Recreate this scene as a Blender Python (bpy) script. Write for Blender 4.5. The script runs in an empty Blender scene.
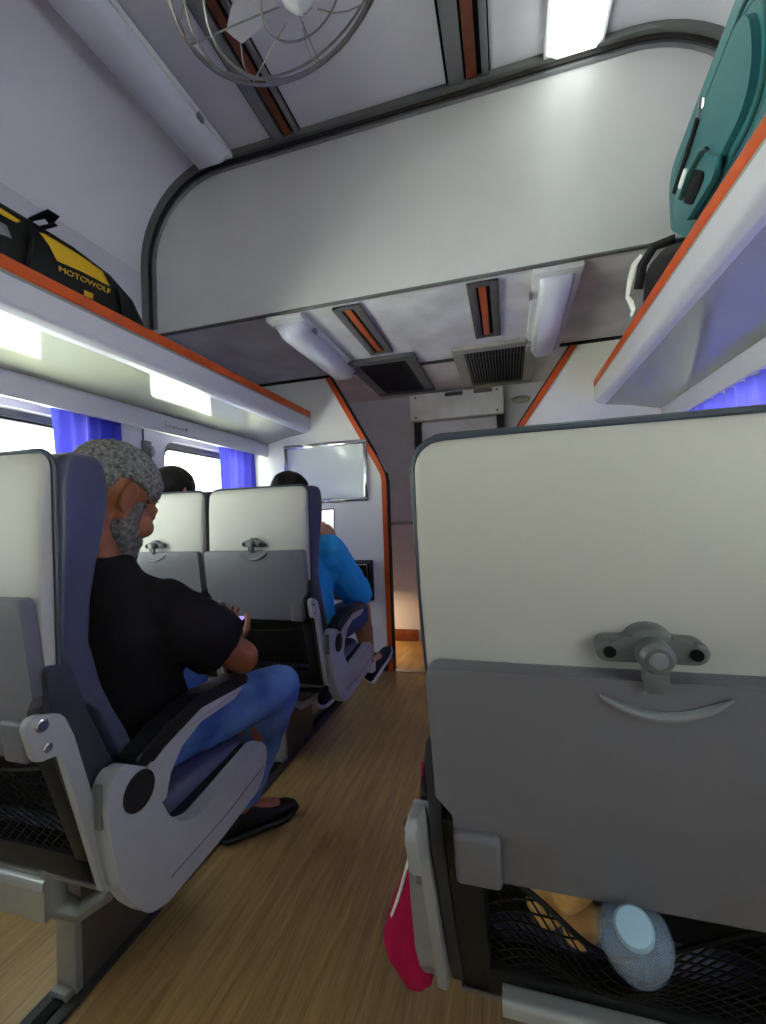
import bpy, bmesh, math, random
from mathutils import Vector, Matrix, noise
random.seed(7)
scn = bpy.context.scene
C = scn.collection
PI = math.pi
V = Vector

# ------------------------------------------------------------------ materials
def lin(h):
    h = h.lstrip('#')
    r = [int(h[i:i+2], 16)/255 for i in (0, 2, 4)]
    return tuple(c/12.92 if c <= .04045 else ((c+.055)/1.055)**2.4 for c in r) + (1,)

def mat(name, col, rough=.5, spec=.5, metal=0, coat=0, var=0, vscale=8, col2=None, bump=0, bscale=200, stretch=None, detail=4, sheen=0):
    m = bpy.data.materials.new(name); m.use_nodes = True
    nt = m.node_tree; b = nt.nodes['Principled BSDF']
    b.inputs['Roughness'].default_value = rough
    b.inputs['Specular IOR Level'].default_value = spec
    b.inputs['Metallic'].default_value = metal
    b.inputs['Coat Weight'].default_value = coat
    b.inputs['Coat Roughness'].default_value = .08
    if sheen: b.inputs['Sheen Weight'].default_value = sheen
    c1 = lin(col); b.inputs['Base Color'].default_value = c1
    if var or col2 or bump:
        tc = nt.nodes.new('ShaderNodeTexCoord')
        mp = nt.nodes.new('ShaderNodeMapping'); nt.links.new(tc.outputs['Object'], mp.inputs['Vector'])
        if stretch: mp.inputs['Scale'].default_value = stretch
    if var or col2:
        n = nt.nodes.new('ShaderNodeTexNoise'); n.inputs['Scale'].default_value = vscale; n.inputs['Detail'].default_value = detail
        nt.links.new(mp.outputs['Vector'], n.inputs['Vector'])
        r = nt.nodes.new('ShaderNodeValToRGB')
        r.color_ramp.elements[0].position = .32; r.color_ramp.elements[1].position = .68
        c2 = lin(col2) if col2 else tuple(x*(1-var) for x in c1[:3])+(1,)
        r.color_ramp.elements[0].color = c2; r.color_ramp.elements[1].color = c1
        nt.links.new(n.outputs['Fac'], r.inputs['Fac']); nt.links.new(r.outputs['Color'], b.inputs['Base Color'])
    if bump:
        n2 = nt.nodes.new('ShaderNodeTexNoise'); n2.inputs['Scale'].default_value = bscale; n2.inputs['Detail'].default_value = 3
        nt.links.new(mp.outputs['Vector'], n2.inputs['Vector'])
        bp = nt.nodes.new('ShaderNodeBump'); bp.inputs['Strength'].default_value = bump; bp.inputs['Distance'].default_value = .004
        nt.links.new(n2.outputs['Fac'], bp.inputs['Height']); nt.links.new(bp.outputs['Normal'], b.inputs['Normal'])
    return m

def emis(name, col, strength):
    m = bpy.data.materials.new(name); m.use_nodes = True
    b = m.node_tree.nodes['Principled BSDF']
    b.inputs['Base Color'].default_value = lin(col)
    b.inputs['Emission Color'].default_value = lin(col); b.inputs['Emission Strength'].default_value = strength
    return m

def frosted(name, col, opac):
    m = bpy.data.materials.new(name); m.use_nodes = True
    nt = m.node_tree; b = nt.nodes['Principled BSDF']; o = nt.nodes['Material Output']
    b.inputs['Base Color'].default_value = lin(col); b.inputs['Roughness'].default_value = .12; b.inputs['Coat Weight'].default_value = .6
    t = nt.nodes.new('ShaderNodeBsdfTransparent'); mx = nt.nodes.new('ShaderNodeMixShader'); mx.inputs['Fac'].default_value = opac
    nt.links.new(t.outputs[0], mx.inputs[1]); nt.links.new(b.outputs[0], mx.inputs[2]); nt.links.new(mx.outputs[0], o.inputs['Surface'])
    return m

def glass_mat(name, tint='#ffffff', gloss=.08, rough=.02):
    m = bpy.data.materials.new(name); m.use_nodes = True
    nt = m.node_tree; nt.nodes.clear()
    o = nt.nodes.new('ShaderNodeOutputMaterial'); t = nt.nodes.new('ShaderNodeBsdfTransparent'); g = nt.nodes.new('ShaderNodeBsdfGlossy')
    t.inputs['Color'].default_value = lin(tint); g.inputs['Roughness'].default_value = rough
    mx = nt.nodes.new('ShaderNodeMixShader'); mx.inputs['Fac'].default_value = gloss
    nt.links.new(t.outputs[0], mx.inputs[1]); nt.links.new(g.outputs[0], mx.inputs[2]); nt.links.new(mx.outputs[0], o.inputs['Surface'])
    return m

M = {}
M['wall'] = mat('wall_laminate', '#c6c2d2', .45, .4, var=.06, vscale=3, bump=.02, bscale=60)
M['ceil'] = mat('ceiling_paint', '#dcd7e6', .38, .45, var=.08, vscale=2.5, bump=.03, bscale=40, detail=6)
M['lowceil'] = mat('old_ceiling_paint', '#e0dbe2', .45, .4, col2='#bdb7bc', vscale=4, bump=.03, bscale=40, detail=8)
M['header'] = mat('header_laminate', '#cfcbd0', .33, .45, var=.10, vscale=2.2, bump=.02, bscale=50, detail=8)
M['endwall'] = mat('end_wall_paint', '#cdc8d6', .5, .3, var=.1, vscale=4)
M['partition'] = mat('partition_laminate', '#efebe8', .4, .4, var=.05, vscale=3)
M['orange'] = mat('orange_rubber_edge', '#d2541c', .45, .4, var=.2, vscale=12)
M['seam'] = mat('dark_rubber_seam', '#2e2b2c', .6, .3)
M['trimgrey'] = mat('grey_rubber_trim', '#6d6c6e', .5, .4, var=.15, vscale=10)
M['alu'] = mat('brushed_aluminium', '#9a9a9f', .32, .5, metal=.9, var=.1, vscale=20)
M['chrome'] = mat('chrome', '#d9d9dc', .12, .5, metal=1)
M['steel'] = mat('painted_steel', '#a8a39c', .38, .5, metal=.35, var=.12, vscale=14)
M['rackwhite'] = mat('rack_white_lip', '#c6c2d2', .3, .5, coat=.3)
M['rackunder'] = mat('rack_gloss_laminate', '#a3a498', .09, .28, coat=.06, var=.05, vscale=2)
M['rackline'] = mat('rack_grey_line', '#8b8a8c', .4, .4)
M['lampwhite'] = mat('lamp_white_enamel', '#dddce2', .4, .4)
M['diffuser'] = mat('lamp_unlit_diffuser', '#d5d4e6', .25, .5, coat=.3)
M['lit'] = emis('lamp_lit_diffuser', '#f2fff4', 2.8)
M['bronze'] = mat('brown_channel', '#7a3a22', .4, .4, var=.3, vscale=18)
M['slotgrey'] = mat('slot_grey_metal', '#85848c', .35, .5, metal=.5)
M['slotorange'] = mat('slot_orange_bar', '#b5512e', .4, .4, var=.15, vscale=10)
M['ventframe'] = mat('vent_frame', '#5c5a5c', .45, .4, var=.2, vscale=14)
M['ventdark'] = mat('vent_dark_slats', '#2c2a2c', .5, .3)
M['black'] = mat('black_void', '#0d0c0d', .7, .2)
M['wire'] = mat('fan_wire', '#8d898a', .35, .5, metal=.7)
M['navy'] = mat('navy_leatherette', '#4a4b62', .38, .45, var=.12, vscale=12, bump=.12, bscale=420)
M['cream'] = mat('cream_vinyl', '#c0b9b6', .42, .4, var=.05, vscale=5, bump=.05, bscale=380)
M['piping'] = mat('grey_piping', '#3d434f', .4, .4)
M['tray'] = mat('grey_tray_plastic', '#736f77', .42, .45, var=.06, vscale=30, bump=.10, bscale=700)
M['traylight'] = mat('grey_tray_ridge', '#83858a', .38, .45)
M['latch'] = mat('grey_latch_plastic', '#696b6c', .3, .5)
M['dark'] = mat('dark_plastic', '#1c1a1c', .5, .35, bump=.05, bscale=300)
M['sidedark'] = mat('charcoal_side_plastic', '#3a393f', .5, .35, bump=.06, bscale=400)
M['armgrey'] = mat('light_grey_arm_plastic', '#a5a2a4', .42, .4, bump=.05, bscale=600, var=.03, vscale=20)
M['armpad'] = mat('black_arm_pad', '#17161a', .35, .45)
M['net'] = mat('black_net_cord', '#0f0d0e', .6, .3)
M['rail'] = mat('floor_rail', '#3c3a38', .45, .4, var=.2, vscale=30)
M['curtain'] = mat('blue_curtain', '#2a37b4', .75, .2, var=.2, vscale=6, sheen=.3)
def curtain_mat():
    m = mat('blue_curtain', '#3a45b8', .75, .2, var=.2, vscale=6, sheen=.3); nt = m.node_tree; b = nt.nodes['Principled BSDF']; o = nt.nodes['Material Output']
    t = nt.nodes.new('ShaderNodeBsdfTranslucent'); t.inputs['Color'].default_value = lin('#605ad6'); mx = nt.nodes.new('ShaderNodeMixShader'); mx.inputs['Fac'].default_value = .28
    nt.links.new(b.outputs[0], mx.inputs[1]); nt.links.new(t.outputs[0], mx.inputs[2]); nt.links.new(mx.outputs[0], o.inputs['Surface'])
    return m
M['curtain'] = curtain_mat()
M['glass'] = glass_mat('window_glass', '#f4fff6', .06)
M['frame'] = mat('window_frame_grey', '#56565c', .5, .4)
M['gasket'] = mat('window_gasket', '#1d1c20', .6, .3)
M['skin'] = mat('warm_brown_skin', '#96593c', .5, .4, var=.12, vscale=30, bump=.05, bscale=300)
M['skin2'] = mat('light_brown_skin', '#b17d62', .5, .4, var=.08, vscale=30)
M['hairgrey'] = mat('cropped_grey_hair', '#96938e', .85, .15, col2='#4a4745', vscale=120, bump=1.0, bscale=230, detail=6)
M['beard'] = mat('grey_beard', '#85817d', .85, .15, col2='#4a4442', vscale=70, bump=1.0, bscale=260)
M['hairblack'] = mat('black_hair', '#15100f', .5, .3, bump=.4, bscale=120, stretch=(1, 1, .15))
M['tee'] = mat('black_cotton', '#1b1618', .85, .2, var=.2, vscale=10, bump=.25, bscale=30)
M['denim'] = mat('blue_denim', '#6688bd', .85, .2, col2='#3c5790', vscale=9, bump=.2, bscale=60, detail=6)
M['hoodie'] = mat('bright_blue_knit', '#33a3e4', .8, .2, var=.15, vscale=10, bump=.25, bscale=30)
M['shorts'] = mat('slate_blue_shorts', '#4b5170', .85, .2, var=.15, vscale=12, bump=.2, bscale=40)
M['shoe'] = mat('black_shoe', '#16130f', .5, .35)
M['sneaker'] = mat('navy_sneaker', '#20243f', .7, .3)
M['sole'] = mat('white_sole', '#e1e1e4', .6, .3)
M['pink'] = mat('crimson_cloth', '#c4174f', .8, .2, var=.15, vscale=14, bump=.2, bscale=40)
M['white'] = mat('white_cloth', '#eceaea', .7, .3)
M['teal'] = mat('teal_luggage_fabric', '#2c6c76', .42, .45, var=.12, vscale=9, bump=.12, bscale=500)
M['tealdark'] = mat('dark_teal_piping', '#174648', .45, .4)
M['bagblack'] = mat('black_nylon', '#15151a', .6, .3, var=.2, vscale=14, bump=.3, bscale=60)
M['yellow'] = mat('yellow_nylon', '#d8a921', .55, .3, var=.08, vscale=12)
M['bread'] = mat('baked_bread_crust', '#efc78a', .6, .3, col2='#cf9654', vscale=30, bump=.2, bscale=90)
M['bottle'] = frosted('bottle_plastic', '#c4d8f0', .34)
M['cap'] = mat('pale_blue_cap', '#a9c6de', .4, .4)
M['water'] = glass_mat('water', '#b9d2ee', .12, .03)
M['screen'] = emis('lit_phone_screen', '#8f7ad8', 1.2)
M['paper'] = emis('white_phone_screen', '#f0eef0', .8)
M['phone'] = mat('phone_black', '#121218', .2, .6, coat=.5)
M['glossboard'] = mat('gloss_white_board', '#e2e4e6', .12, .5, coat=.6)
M['skirting'] = mat('dark_skirting', '#45423e', .6, .3)
M['ground'] = mat('pale_grass_ground', '#e4dfdf', .9, .1, col2='#dcd9d0', vscale=.6)
M['text'] = mat('grey_lettering', '#8d89a0', .6, .3)

# wood floor
def wood():
    m = bpy.data.materials.new('wood_vinyl_floor'); m.use_nodes = True
    nt = m.node_tree; b = nt.nodes['Principled BSDF']; L = nt.links
    tc = nt.nodes.new('ShaderNodeTexCoord')
    mp = nt.nodes.new('ShaderNodeMapping'); mp.inputs['Scale'].default_value = (22, 1.6, 1); L.new(tc.outputs['Object'], mp.inputs['Vector'])
    n = nt.nodes.new('ShaderNodeTexNoise'); n.inputs['Scale'].default_value = 2.2; n.inputs['Detail'].default_value = 8; n.inputs['Distortion'].default_value = .6
    L.new(mp.outputs['Vector'], n.inputs['Vector'])
    r = nt.nodes.new('ShaderNodeValToRGB'); e = r.color_ramp.elements
    e[0].position = .3; e[0].color = lin('#8f6e44'); e[1].position = .72; e[1].color = lin('#b79361')
    L.new(n.outputs['Fac'], r.inputs['Fac'])
    mp2 = nt.nodes.new('ShaderNodeMapping'); mp2.inputs['Scale'].default_value = (140, 5, 1); L.new(tc.outputs['Object'], mp2.inputs['Vector'])
    n2 = nt.nodes.new('ShaderNodeTexNoise'); n2.inputs['Scale'].default_value = 1.5; n2.inputs['Detail'].default_value = 3
    L.new(mp2.outputs['Vector'], n2.inputs['Vector'])
    mx = nt.nodes.new('ShaderNodeMixRGB'); mx.blend_type = 'MULTIPLY'; mx.inputs['Fac'].default_value = .35
    r2 = nt.nodes.new('ShaderNodeValToRGB'); r2.color_ramp.elements[0].position = .35; r2.color_ramp.elements[0].color = (.45, .4, .33, 1); r2.color_ramp.elements[1].position = .6
    L.new(n2.outputs['Fac'], r2.inputs['Fac'])
    L.new(r.outputs['Color'], mx.inputs['Color1']); L.new(r2.outputs['Color'], mx.inputs['Color2']); L.new(mx.outputs['Color'], b.inputs['Base Color'])
    b.inputs['Roughness'].default_value = .38; b.inputs['Specular IOR Level'].default_value = .4
    return m
M['wood'] = wood()

# ------------------------------------------------------------------ mesh helpers
def wl(o):
    p = V((0, 0, 0))
    while o is not None:
        p += o.location; o = o.parent
    return p

def obj(name, bm, material, parent=None, origin=None, smooth=True, angle=38, mods=None):
    """bm is in world coordinates (or in the coordinates of a root standing at the world origin)"""
    bmesh.ops.remove_doubles(bm, verts=bm.verts, dist=1e-6)
    bmesh.ops.recalc_face_normals(bm, faces=bm.faces)
    me = bpy.data.meshes.new(name); bm.to_mesh(me); bm.free()
    off = wl(parent) if parent else V((0, 0, 0))
    if origin is None:
        if parent: origin = off
        else:
            xs = [v.co for v in me.vertices]
            origin = V(((min(v.x for v in xs)+max(v.x for v in xs))/2, (min(v.y for v in xs)+max(v.y for v in xs))/2, min(v.z for v in xs)))
    origin = V(origin)
    me.transform(Matrix.Translation(-origin))
    me.materials.append(material)
    if smooth:
        for p in me.polygons: p.use_smooth = True
        me.set_sharp_from_angle(angle=math.radians(angle))
    o = bpy.data.objects.new(name, me); C.objects.link(o)
    o.location = origin - off
    if parent: o.parent = parent
    return o

def tag(o, label, cat, group=None):
    o['label'] = label; o['category'] = cat
    if group: o['group'] = group
    return o

def thing(name, loc, label, cat, group=None):
    o = bpy.data.objects.new(name, None); o.empty_display_size = .05; C.objects.link(o); o.location = loc
    return tag(o, label, cat, group)

def struct(name, bm, m, parent=None, **k):
    o = obj(name, bm, m, parent, **k)
    if parent is None: o['kind'] = 'structure'
    return o

def kids(o): return [c for c in bpy.data.objects if c.parent == o]
def copy_tree(o, parent=None):
    c = o.copy(); C.objects.link(c); c.parent = parent
    for ch in kids(o): copy_tree(ch, c)
    return c

def box(bm, a, b, bevel=0, seg=2):
    n0 = len(bm.verts)
    r = bmesh.ops.create_cube(bm, size=1)
    a = V(a); b = V(b); c = (a+b)/2; s = b-a
    for v in r['verts']: v.co = V((v.co.x*s.x, v.co.y*s.y, v.co.z*s.z))+c
    if bevel:
        es = list({e for v in r['verts'] for e in v.link_edges})
        bmesh.ops.bevel(bm, geom=es, offset=bevel, segments=seg, affect='EDGES', profile=.5)
    return bm

def rpoly(pts, r, seg=5):
    """round the corners of a 2-D polygon; r may be a list"""
    out = []; n = len(pts)
    for i in range(n):
        p = V(pts[i]); a = V(pts[i-1]); b = V(pts[(i+1) % n])
        rr = r[i] if isinstance(r, (list, tuple)) else r
        da = (a-p); db = (b-p)
        if rr <= 0: out.append(tuple(p)); continue
        ang = da.angle(db); t = min(rr/math.tan(ang/2) if ang < 3.1 else 0, da.length*.49, db.length*.49)
        if t <= 1e-5: out.append(tuple(p)); continue
        p1 = p+da.normalized()*t; p2 = p+db.normalized()*t
        for k in range(seg+1):
            u = k/seg; q = p1*(1-u)**2+p*2*u*(1-u)+p2*u*u
            out.append(tuple(q))
    return out

def prism(bm, pts, axis, a, b, bevel=0, seg=2, f=None):
    """extrude a 2-D polygon; axis 'x': pts are (y,z), 'y': (x,z), 'z': (x,y)"""
    def P(p, t):
        q = {'x': (t, p[0], p[1]), 'y': (p[0], t, p[1]), 'z': (p[0], p[1], t)}[axis]
        return f(V(q)) if f else V(q)
    v0 = [bm.verts.new(P(p, a)) for p in pts]; v1 = [bm.verts.new(P(p, b)) for p in pts]
    n = len(pts)
    c0 = bm.faces.new(v0[::-1]); c1 = bm.faces.new(v1)
    for i in range(n):
        bm.faces.new((v0[i], v0[(i+1) % n], v1[(i+1) % n], v1[i]))
    if bevel:
        es = list({e for c in (c0, c1) for e in c.edges})
        bmesh.ops.bevel(bm, geom=es, offset=bevel, segments=seg, affect='EDGES', profile=.5)
    return bm

def loft(bm, rings, cap=True, closed=False):
    vs = [[bm.verts.new(p) for p in r] for r in rings]
    n = len(vs[0]); m = len(vs)
    for i in range(m if closed else m-1):
        A = vs[i]; B = vs[(i+1) % m]
        for j in range(n):
            bm.faces.new((A[j], A[(j+1) % n], B[(j+1) % n], B[j]))
    if cap and not closed:
        bm.faces.new(vs[0][::-1]); bm.faces.new(vs[-1])
    return bm

def tube(bm, pts, r, seg=8, closed=False, flat=None):
    pts = [V(p) for p in pts]; n = len(pts); rings = []
    up = None
    for i, p in enumerate(pts):
        if closed: t = pts[(i+1) % n]-pts[i-1]
        else: t = pts[min(i+1, n-1)]-pts[max(i-1, 0)]
        t.normalize()
        if up is None:
            up = t.orthogonal().normalized() if flat is None else (V(flat)-t*t.dot(V(flat))).normalized()
        up = (up-t*t.dot(up)).normalized()
        s = t.cross(up)
        rr = r[i] if isinstance(r, (list, tuple)) else r
        ra, rb = rr if isinstance(rr, tuple) else (rr, rr)
        rings.append([p+up*math.cos(2*PI*k/seg)*ra+s*math.sin(2*PI*k/seg)*rb for k in range(seg)])
    return loft(bm, rings, cap=True, closed=closed)

def ball(bm, c, r, seg=16, rot=None):
    r = V((r, r, r)) if isinstance(r, (int, float)) else V(r)
    mtx = Matrix.Translation(V(c)) @ (rot.to_4x4() if rot else Matrix.Identity(4)) @ Matrix.Diagonal((r.x, r.y, r.z, 1))
    bmesh.ops.create_uvsphere(bm, u_segments=seg, v_segments=max(6, seg//2+2), radius=1, matrix=mtx)

def cap_(bm, p0, r0, p1, r1, seg=14, h0=True, h1=True):
    """tapered capsule"""
    p0 = V(p0); p1 = V(p1); t = (p1-p0).normalized(); u = t.orthogonal().normalized(); s = t.cross(u)
    rings = []
    def ring(c, r): return [c+u*math.cos(2*PI*k/seg)*r+s*math.sin(2*PI*k/seg)*r for k in range(seg)]
    if h0:
        for a in (80, 55, 30): rings.append(ring(p0-t*r0*math.sin(math.radians(a)), r0*math.cos(math.radians(a))))
    rings.append(ring(p0, r0)); rings.append(ring(p1, r1))
    if h1:
        for a in (30, 55, 80): rings.append(ring(p1+t*r1*math.sin(math.radians(a)), r1*math.cos(math.radians(a))))
    loft(bm, rings)

def zstack(bm, rows, n=40, e=.28, post=None):
    """rows: (z, y_rear, y_front, half_width); rounded-rectangle rings stacked along z"""
    rings = []
    for z, a, b, hx in rows:
        r = []
        for k in range(n):
            t = 2*PI*(k+.5)/n; c, s = math.cos(t), math.sin(t)
            x = hx*math.copysign(abs(c)**e, c); y = (a+b)/2+(b-a)/2*math.copysign(abs(s)**e, s)
            p = V((x, y, z))
            r.append(post(p, hx, a, b) if post else p)
        rings.append(r)
    return loft(bm, rings)

def disc(bm, c, r, n, t, seg=20, bevel=0):
    """short cylinder centred c, axis n, thickness t"""
    n = V(n).normalized(); c = V(c)
    u = n.orthogonal().normalized(); s = n.cross(u)
    prof = [(-t/2, r), (t/2-bevel, r), (t/2, r-bevel)] if bevel else [(-t/2, r), (t/2, r)]
    rings = [[c+n*h+u*math.cos(2*PI*k/seg)*q+s*math.sin(2*PI*k/seg)*q for k in range(seg)] for h, q in prof]
    loft(bm, rings)

def lathe(bm, c, axis, prof, seg=24):
    n = V(axis).normalized(); c = V(c); u = n.orthogonal().normalized(); s = n.cross(u)
    loft(bm, [[c+n*h+u*math.cos(2*PI*k/seg)*q+s*math.sin(2*PI*k/seg)*q for k in range(seg)] for h, q in prof])

def bake(bm, voxel, smooth=6, noise_amt=0, noise_scale=20):
    """fuse overlapping closed shapes into one continuous surface"""
    me = bpy.data.meshes.new('tmp'); bm.to_mesh(me); bm.free()
    o = bpy.data.objects.new('tmp', me); C.objects.link(o)
    m = o.modifiers.new('r', 'REMESH'); m.mode = 'VOXEL'; m.voxel_size = voxel
    if smooth:
        s = o.modifiers.new('s', 'SMOOTH'); s.factor = .5; s.iterations = smooth
    dg = bpy.context.evaluated_depsgraph_get(); ev = o.evaluated_get(dg)
    m2 = bpy.data.meshes.new_from_object(ev)
    out = bmesh.new(); out.from_mesh(m2)
    bpy.data.objects.remove(o); bpy.data.meshes.remove(me); bpy.data.meshes.remove(m2)
    if noise_amt:
        out.normal_update()
        for v in out.verts: v.co += v.normal*noise.noise(v.co*noise_scale)*noise_amt
    return out

B = bmesh.new

# ------------------------------------------------------------------ the carriage shell
XL, XR = -1.90, 1.05          # side walls
Y0, YS, YP, YE = -2.6, 2.0, 3.02, 3.80
bm = B(); box(bm, (XL-.1, Y0-.1, -.06), (XR+.1, YE+.2, 0)); struct('floor', bm, M['wood'], smooth=False)

def wall_with_windows(name, x0, x1, wins):
    bm = B(); zs0, zs1 = .86, 1.60
    ys = [Y0-.1] + [c for w in wins for c in w] + [YP+.9]
    box(bm, (x0, Y0-.1, 0), (x1, YE+.1, zs0)); box(bm, (x0, Y0-.1, zs1), (x1, YE+.1, 2.60))
    for i in range(0, len(ys), 2): box(bm, (x0, ys[i], zs0), (x1, ys[i+1], zs1))
    # rounded corner fillets
    R = .09
    for (a, b) in wins:
        for (yc, sy) in ((a, 1), (b, -1)):
            for (zc, sz) in ((zs0, 1), (zs1, -1)):
                pts = [(yc, zc)]+[(yc+sy*(R-R*math.sin(t)), zc+sz*(R-R*math.cos(t))) for t in [PI/2*k/6 for k in range(7)]]
                prism(bm, pts, 'x', x0, x1)
    return struct(name, bm, M['wall'], smooth=False)
WL = [(-1.25, -.05), (.30, 1.62), (2.08, 2.93)]
WR = [(-1.25, -.05), (.30, 1.62), (1.95, 2.85)]
wall_with_windows('wall_left', XL-.08, XL, WL)
wall_with_windows('wall_right', XR, XR+.08, WR)

def window(n, side, a, b):
    x = XL-.05 if side < 0 else XR+.05
    z0, z1 = .86, 1.60
    def loop(inset, r): return rpoly([(a+inset, z0+inset), (b-inset, z0+inset), (b-inset, z1-inset), (a+inset, z1-inset)], r, 6)
    o = loop(0.004, .088); i = loop(.035, .065)
    bm = B()
    rings = [[V((x+d, p[0], p[1])) for p in q] for q, d in ((o, -.02), (o, .02), (i, .02), (i, -.02))]
    loft(bm, rings, closed=True)
    w = struct('window_%d' % n, bm, M['frame'])
    bm = B(); prism(bm, loop(.030, .07), 'x', x-.003, x+.003); obj('pane', bm, M['glass'], w)
    o2 = loop(.036, .064); i2 = loop(.046, .058); bm = B()
    loft(bm, [[V((x+d, p[0], p[1])) for p in q] for q, d in ((o2, -.012), (o2, .012), (i2, .012), (i2, -.012))], closed=True)
    obj('gasket', bm, M['gasket'], w)
for k, (a, b) in enumerate(WL): window(k+1, -1, a, b)
for k, (a, b) in enumerate(WR): window(k+5, 1, a, b)

# vaulted ceiling: upper walls, rounded shoulders and flat top in one shell
def vault(off=0):
    R = .50; pts = []
    pts.append((XL+off, 2.50)); 
    for k in range(13):
        t = PI-(PI/2)*k/12; pts.append((XL+R+(R-off)*math.cos(t), 2.53+(R-off)*math.sin(t)))
    for k in range(13):
        t = PI/2-(PI/2)*k/12; pts.append((XR-R+(R-off)*math.cos(t), 2.53+(R-off)*math.sin(t)))
    pts.append((XR-off, 2.50))
    return pts
inn = vault(0); out = vault(-.06)
bm = B(); loft(bm, [[V((p[0], y, p[1])) for p in inn+out[::-1]] for y in (Y0-.1, YS)])
struct('ceiling', bm, M['ceil'])
bm = B(); box(bm, (XL-.06, YS+.051, 2.17), (XR+.06, YE+.1, 2.23)); struct('ceiling_low', bm, M['lowceil'], smooth=False)
# back wall of the carriage, behind the viewer
bm = B(); prism(bm, [(XL, 0)]+inn+[(XR, 0)], 'y', Y0-.05, Y0); struct('wall_back', bm, M['wall'], smooth=False)
# header above the low ceiling
hp = [(XL, 2.17)]+vault(0)[0:]+[(XR, 2.17)]
bm = B(); prism(bm, hp, 'y', YS, YS+.05); struct('wall_header', bm, M['header'], smooth=False)
# header edge trim: grey rubber, pale strip, dark seam following the arch
def arch(off):
    q = [(XL+off, 2.20)]+vault(off); return q+[(XR-off, 2.20)]
def strip(bm, o1, o2, y0, y1):
    a = arch(o1); b = arch(o2)
    loft(bm, [[V((p[0], y0, p[1])), V((p[0], y1, p[1])), V((q[0], y1, q[1])), V((q[0], y0, q[1]))] for p, q in zip(a, b)])
bm = B(); strip(bm, -.004, .030, YS-.05, YS+.001); t1 = struct('trim_1', bm, M['trimgrey'])
bm = B(); strip(bm, .030, .046, YS-.030, YS+.001); obj('dark_seam', bm, M['seam'], t1)
bm = B(); strip(bm, .046, .058, YS-.020, YS+.001); obj('pale_bead', bm, M['alu'], t1)
bm = B(); box(bm, (XL, YS-.006, 2.163), (XR, YS+.02, 2.172), .003); struct('trim_2', bm, M['trimgrey'])
bm = B(); box(bm, (XL, YP-.03, 2.155), (XR, YP-.002, 2.170), .003); struct('trim_3', bm, M['seam'])

# end partitions with orange edge, doorway between
pl = [(XL, 0), (-.83, 0), (-.83, 1.44), (-1.24, 2.17), (XL, 2.17)]
pr = [(XR, 0), (-.02, 0), (-.02, 1.53), (.435, 2.17), (XR, 2.17)]
bm = B(); prism(bm, pl, 'y', YP, YP+.04); struct('wall_front_left', bm, M['partition'], smooth=False)
bm = B(); prism(bm, pr, 'y', YP, YP+.04); struct('wall_front_right', bm, M['partition'], smooth=False)
def edge_path(pts, y, off):
    return [V((p[0]+off, y, p[1])) for p in pts]
def band(path2d, w, y0, y1, inward):
    # a strip w wide on the inner side of an open polyline in xz
    bm = B(); n = len(path2d); P = [V(p) for p in path2d]; Q = []
    for i in range(n):
        d = (P[min(i+1, n-1)]-P[max(i-1, 0)]).normalized(); nn = V((-d.y, d.x))*inward
        Q.append(P[i]+nn*w)
    loft(bm, [[V((a.x, y0, a.y)), V((a.x, y1, a.y)), V((b.x, y1, b.y)), V((b.x, y0, b.y))] for a, b in zip(P, Q)])
    return bm
pathL = [(-.83, 0), (-.83, 1.36), (-.838, 1.42), (-.868, 1.485), (-1.24, 2.17)]
pathR = [(-.02, 0), (-.02, 1.45), (-.012, 1.51), (.02, 1.575), (.435, 2.17)]
t = struct('trim_4', band(pathL, .034, YP-.014, YP+.052, 1), M['orange']); obj('dark_lip', band(pathL, -.010, YP-.010, YP+.048, 1), M['seam'], t)
t = struct('trim_5', band(pathR, .034, YP-.014, YP+.052, -1), M['orange']); obj('dark_lip', band(pathR, -.010, YP-.010, YP+.048, -1), M['seam'], t)
bm = B(); box(bm, (XL, YP-.012, 0), (-.865, YP-.001, .13), .004); struct('baseboard_left', bm, M['skirting'])
bm = B(); box(bm, (.015, YP-.012, 0), (XR, YP-.001, .13), .004); struct('baseboard_right', bm, M['skirting'])
# vestibule: end wall, ledge, threshold
bm = B(); box(bm, (XL-.05, YE, 0), (XR+.05, YE+.06, 2.2)); we = struct('wall_end', bm, M['endwall'], smooth=False)
bm = B(); box(bm, (XL, YE-.025, 1.03), (-.80, YE, 1.06), .004); struct('trim_6', bm, M['alu'])
bm = B(); box(bm, (-.83, YP-.01, .001), (-.02, YP+.05, .006)); struct('trim_7', bm, M['alu'])
bm = B(); box(bm, (XL, YE-.02, .0), (-.80, YE, .10), .003); struct('baseboard_end', bm, M['bronze'])

# wall panel joints (left wall)
for k, y in enumerate((1.93, 1.74)):
    bm = B(); box(bm, (XL-.001, y-.004, .2), (XL+.004, y+.004, 1.66)); struct('trim_%d' % (8+k), bm, M['seam'])

# ground outside
bm = B(); box(bm, (-60, -60, -1.6), (60, 60, -1.5)); struct('ground', bm, M['ground'], smooth=False)

# floor rails under the seats
for k, (a, b) in enumerate(((-1.085, -.995), (.14, .23))):
    bm = B(); box(bm, (a, Y0, 0), (b, YP-.01, .012), .003); r = struct('trim_%d' % (10+k), bm, M['rail'])
    bm = B(); box(bm, (a+.03, Y0, .012), (a+.06, YP-.02, .017), .002); obj('rail_slot', bm, M['black'], r)

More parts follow.
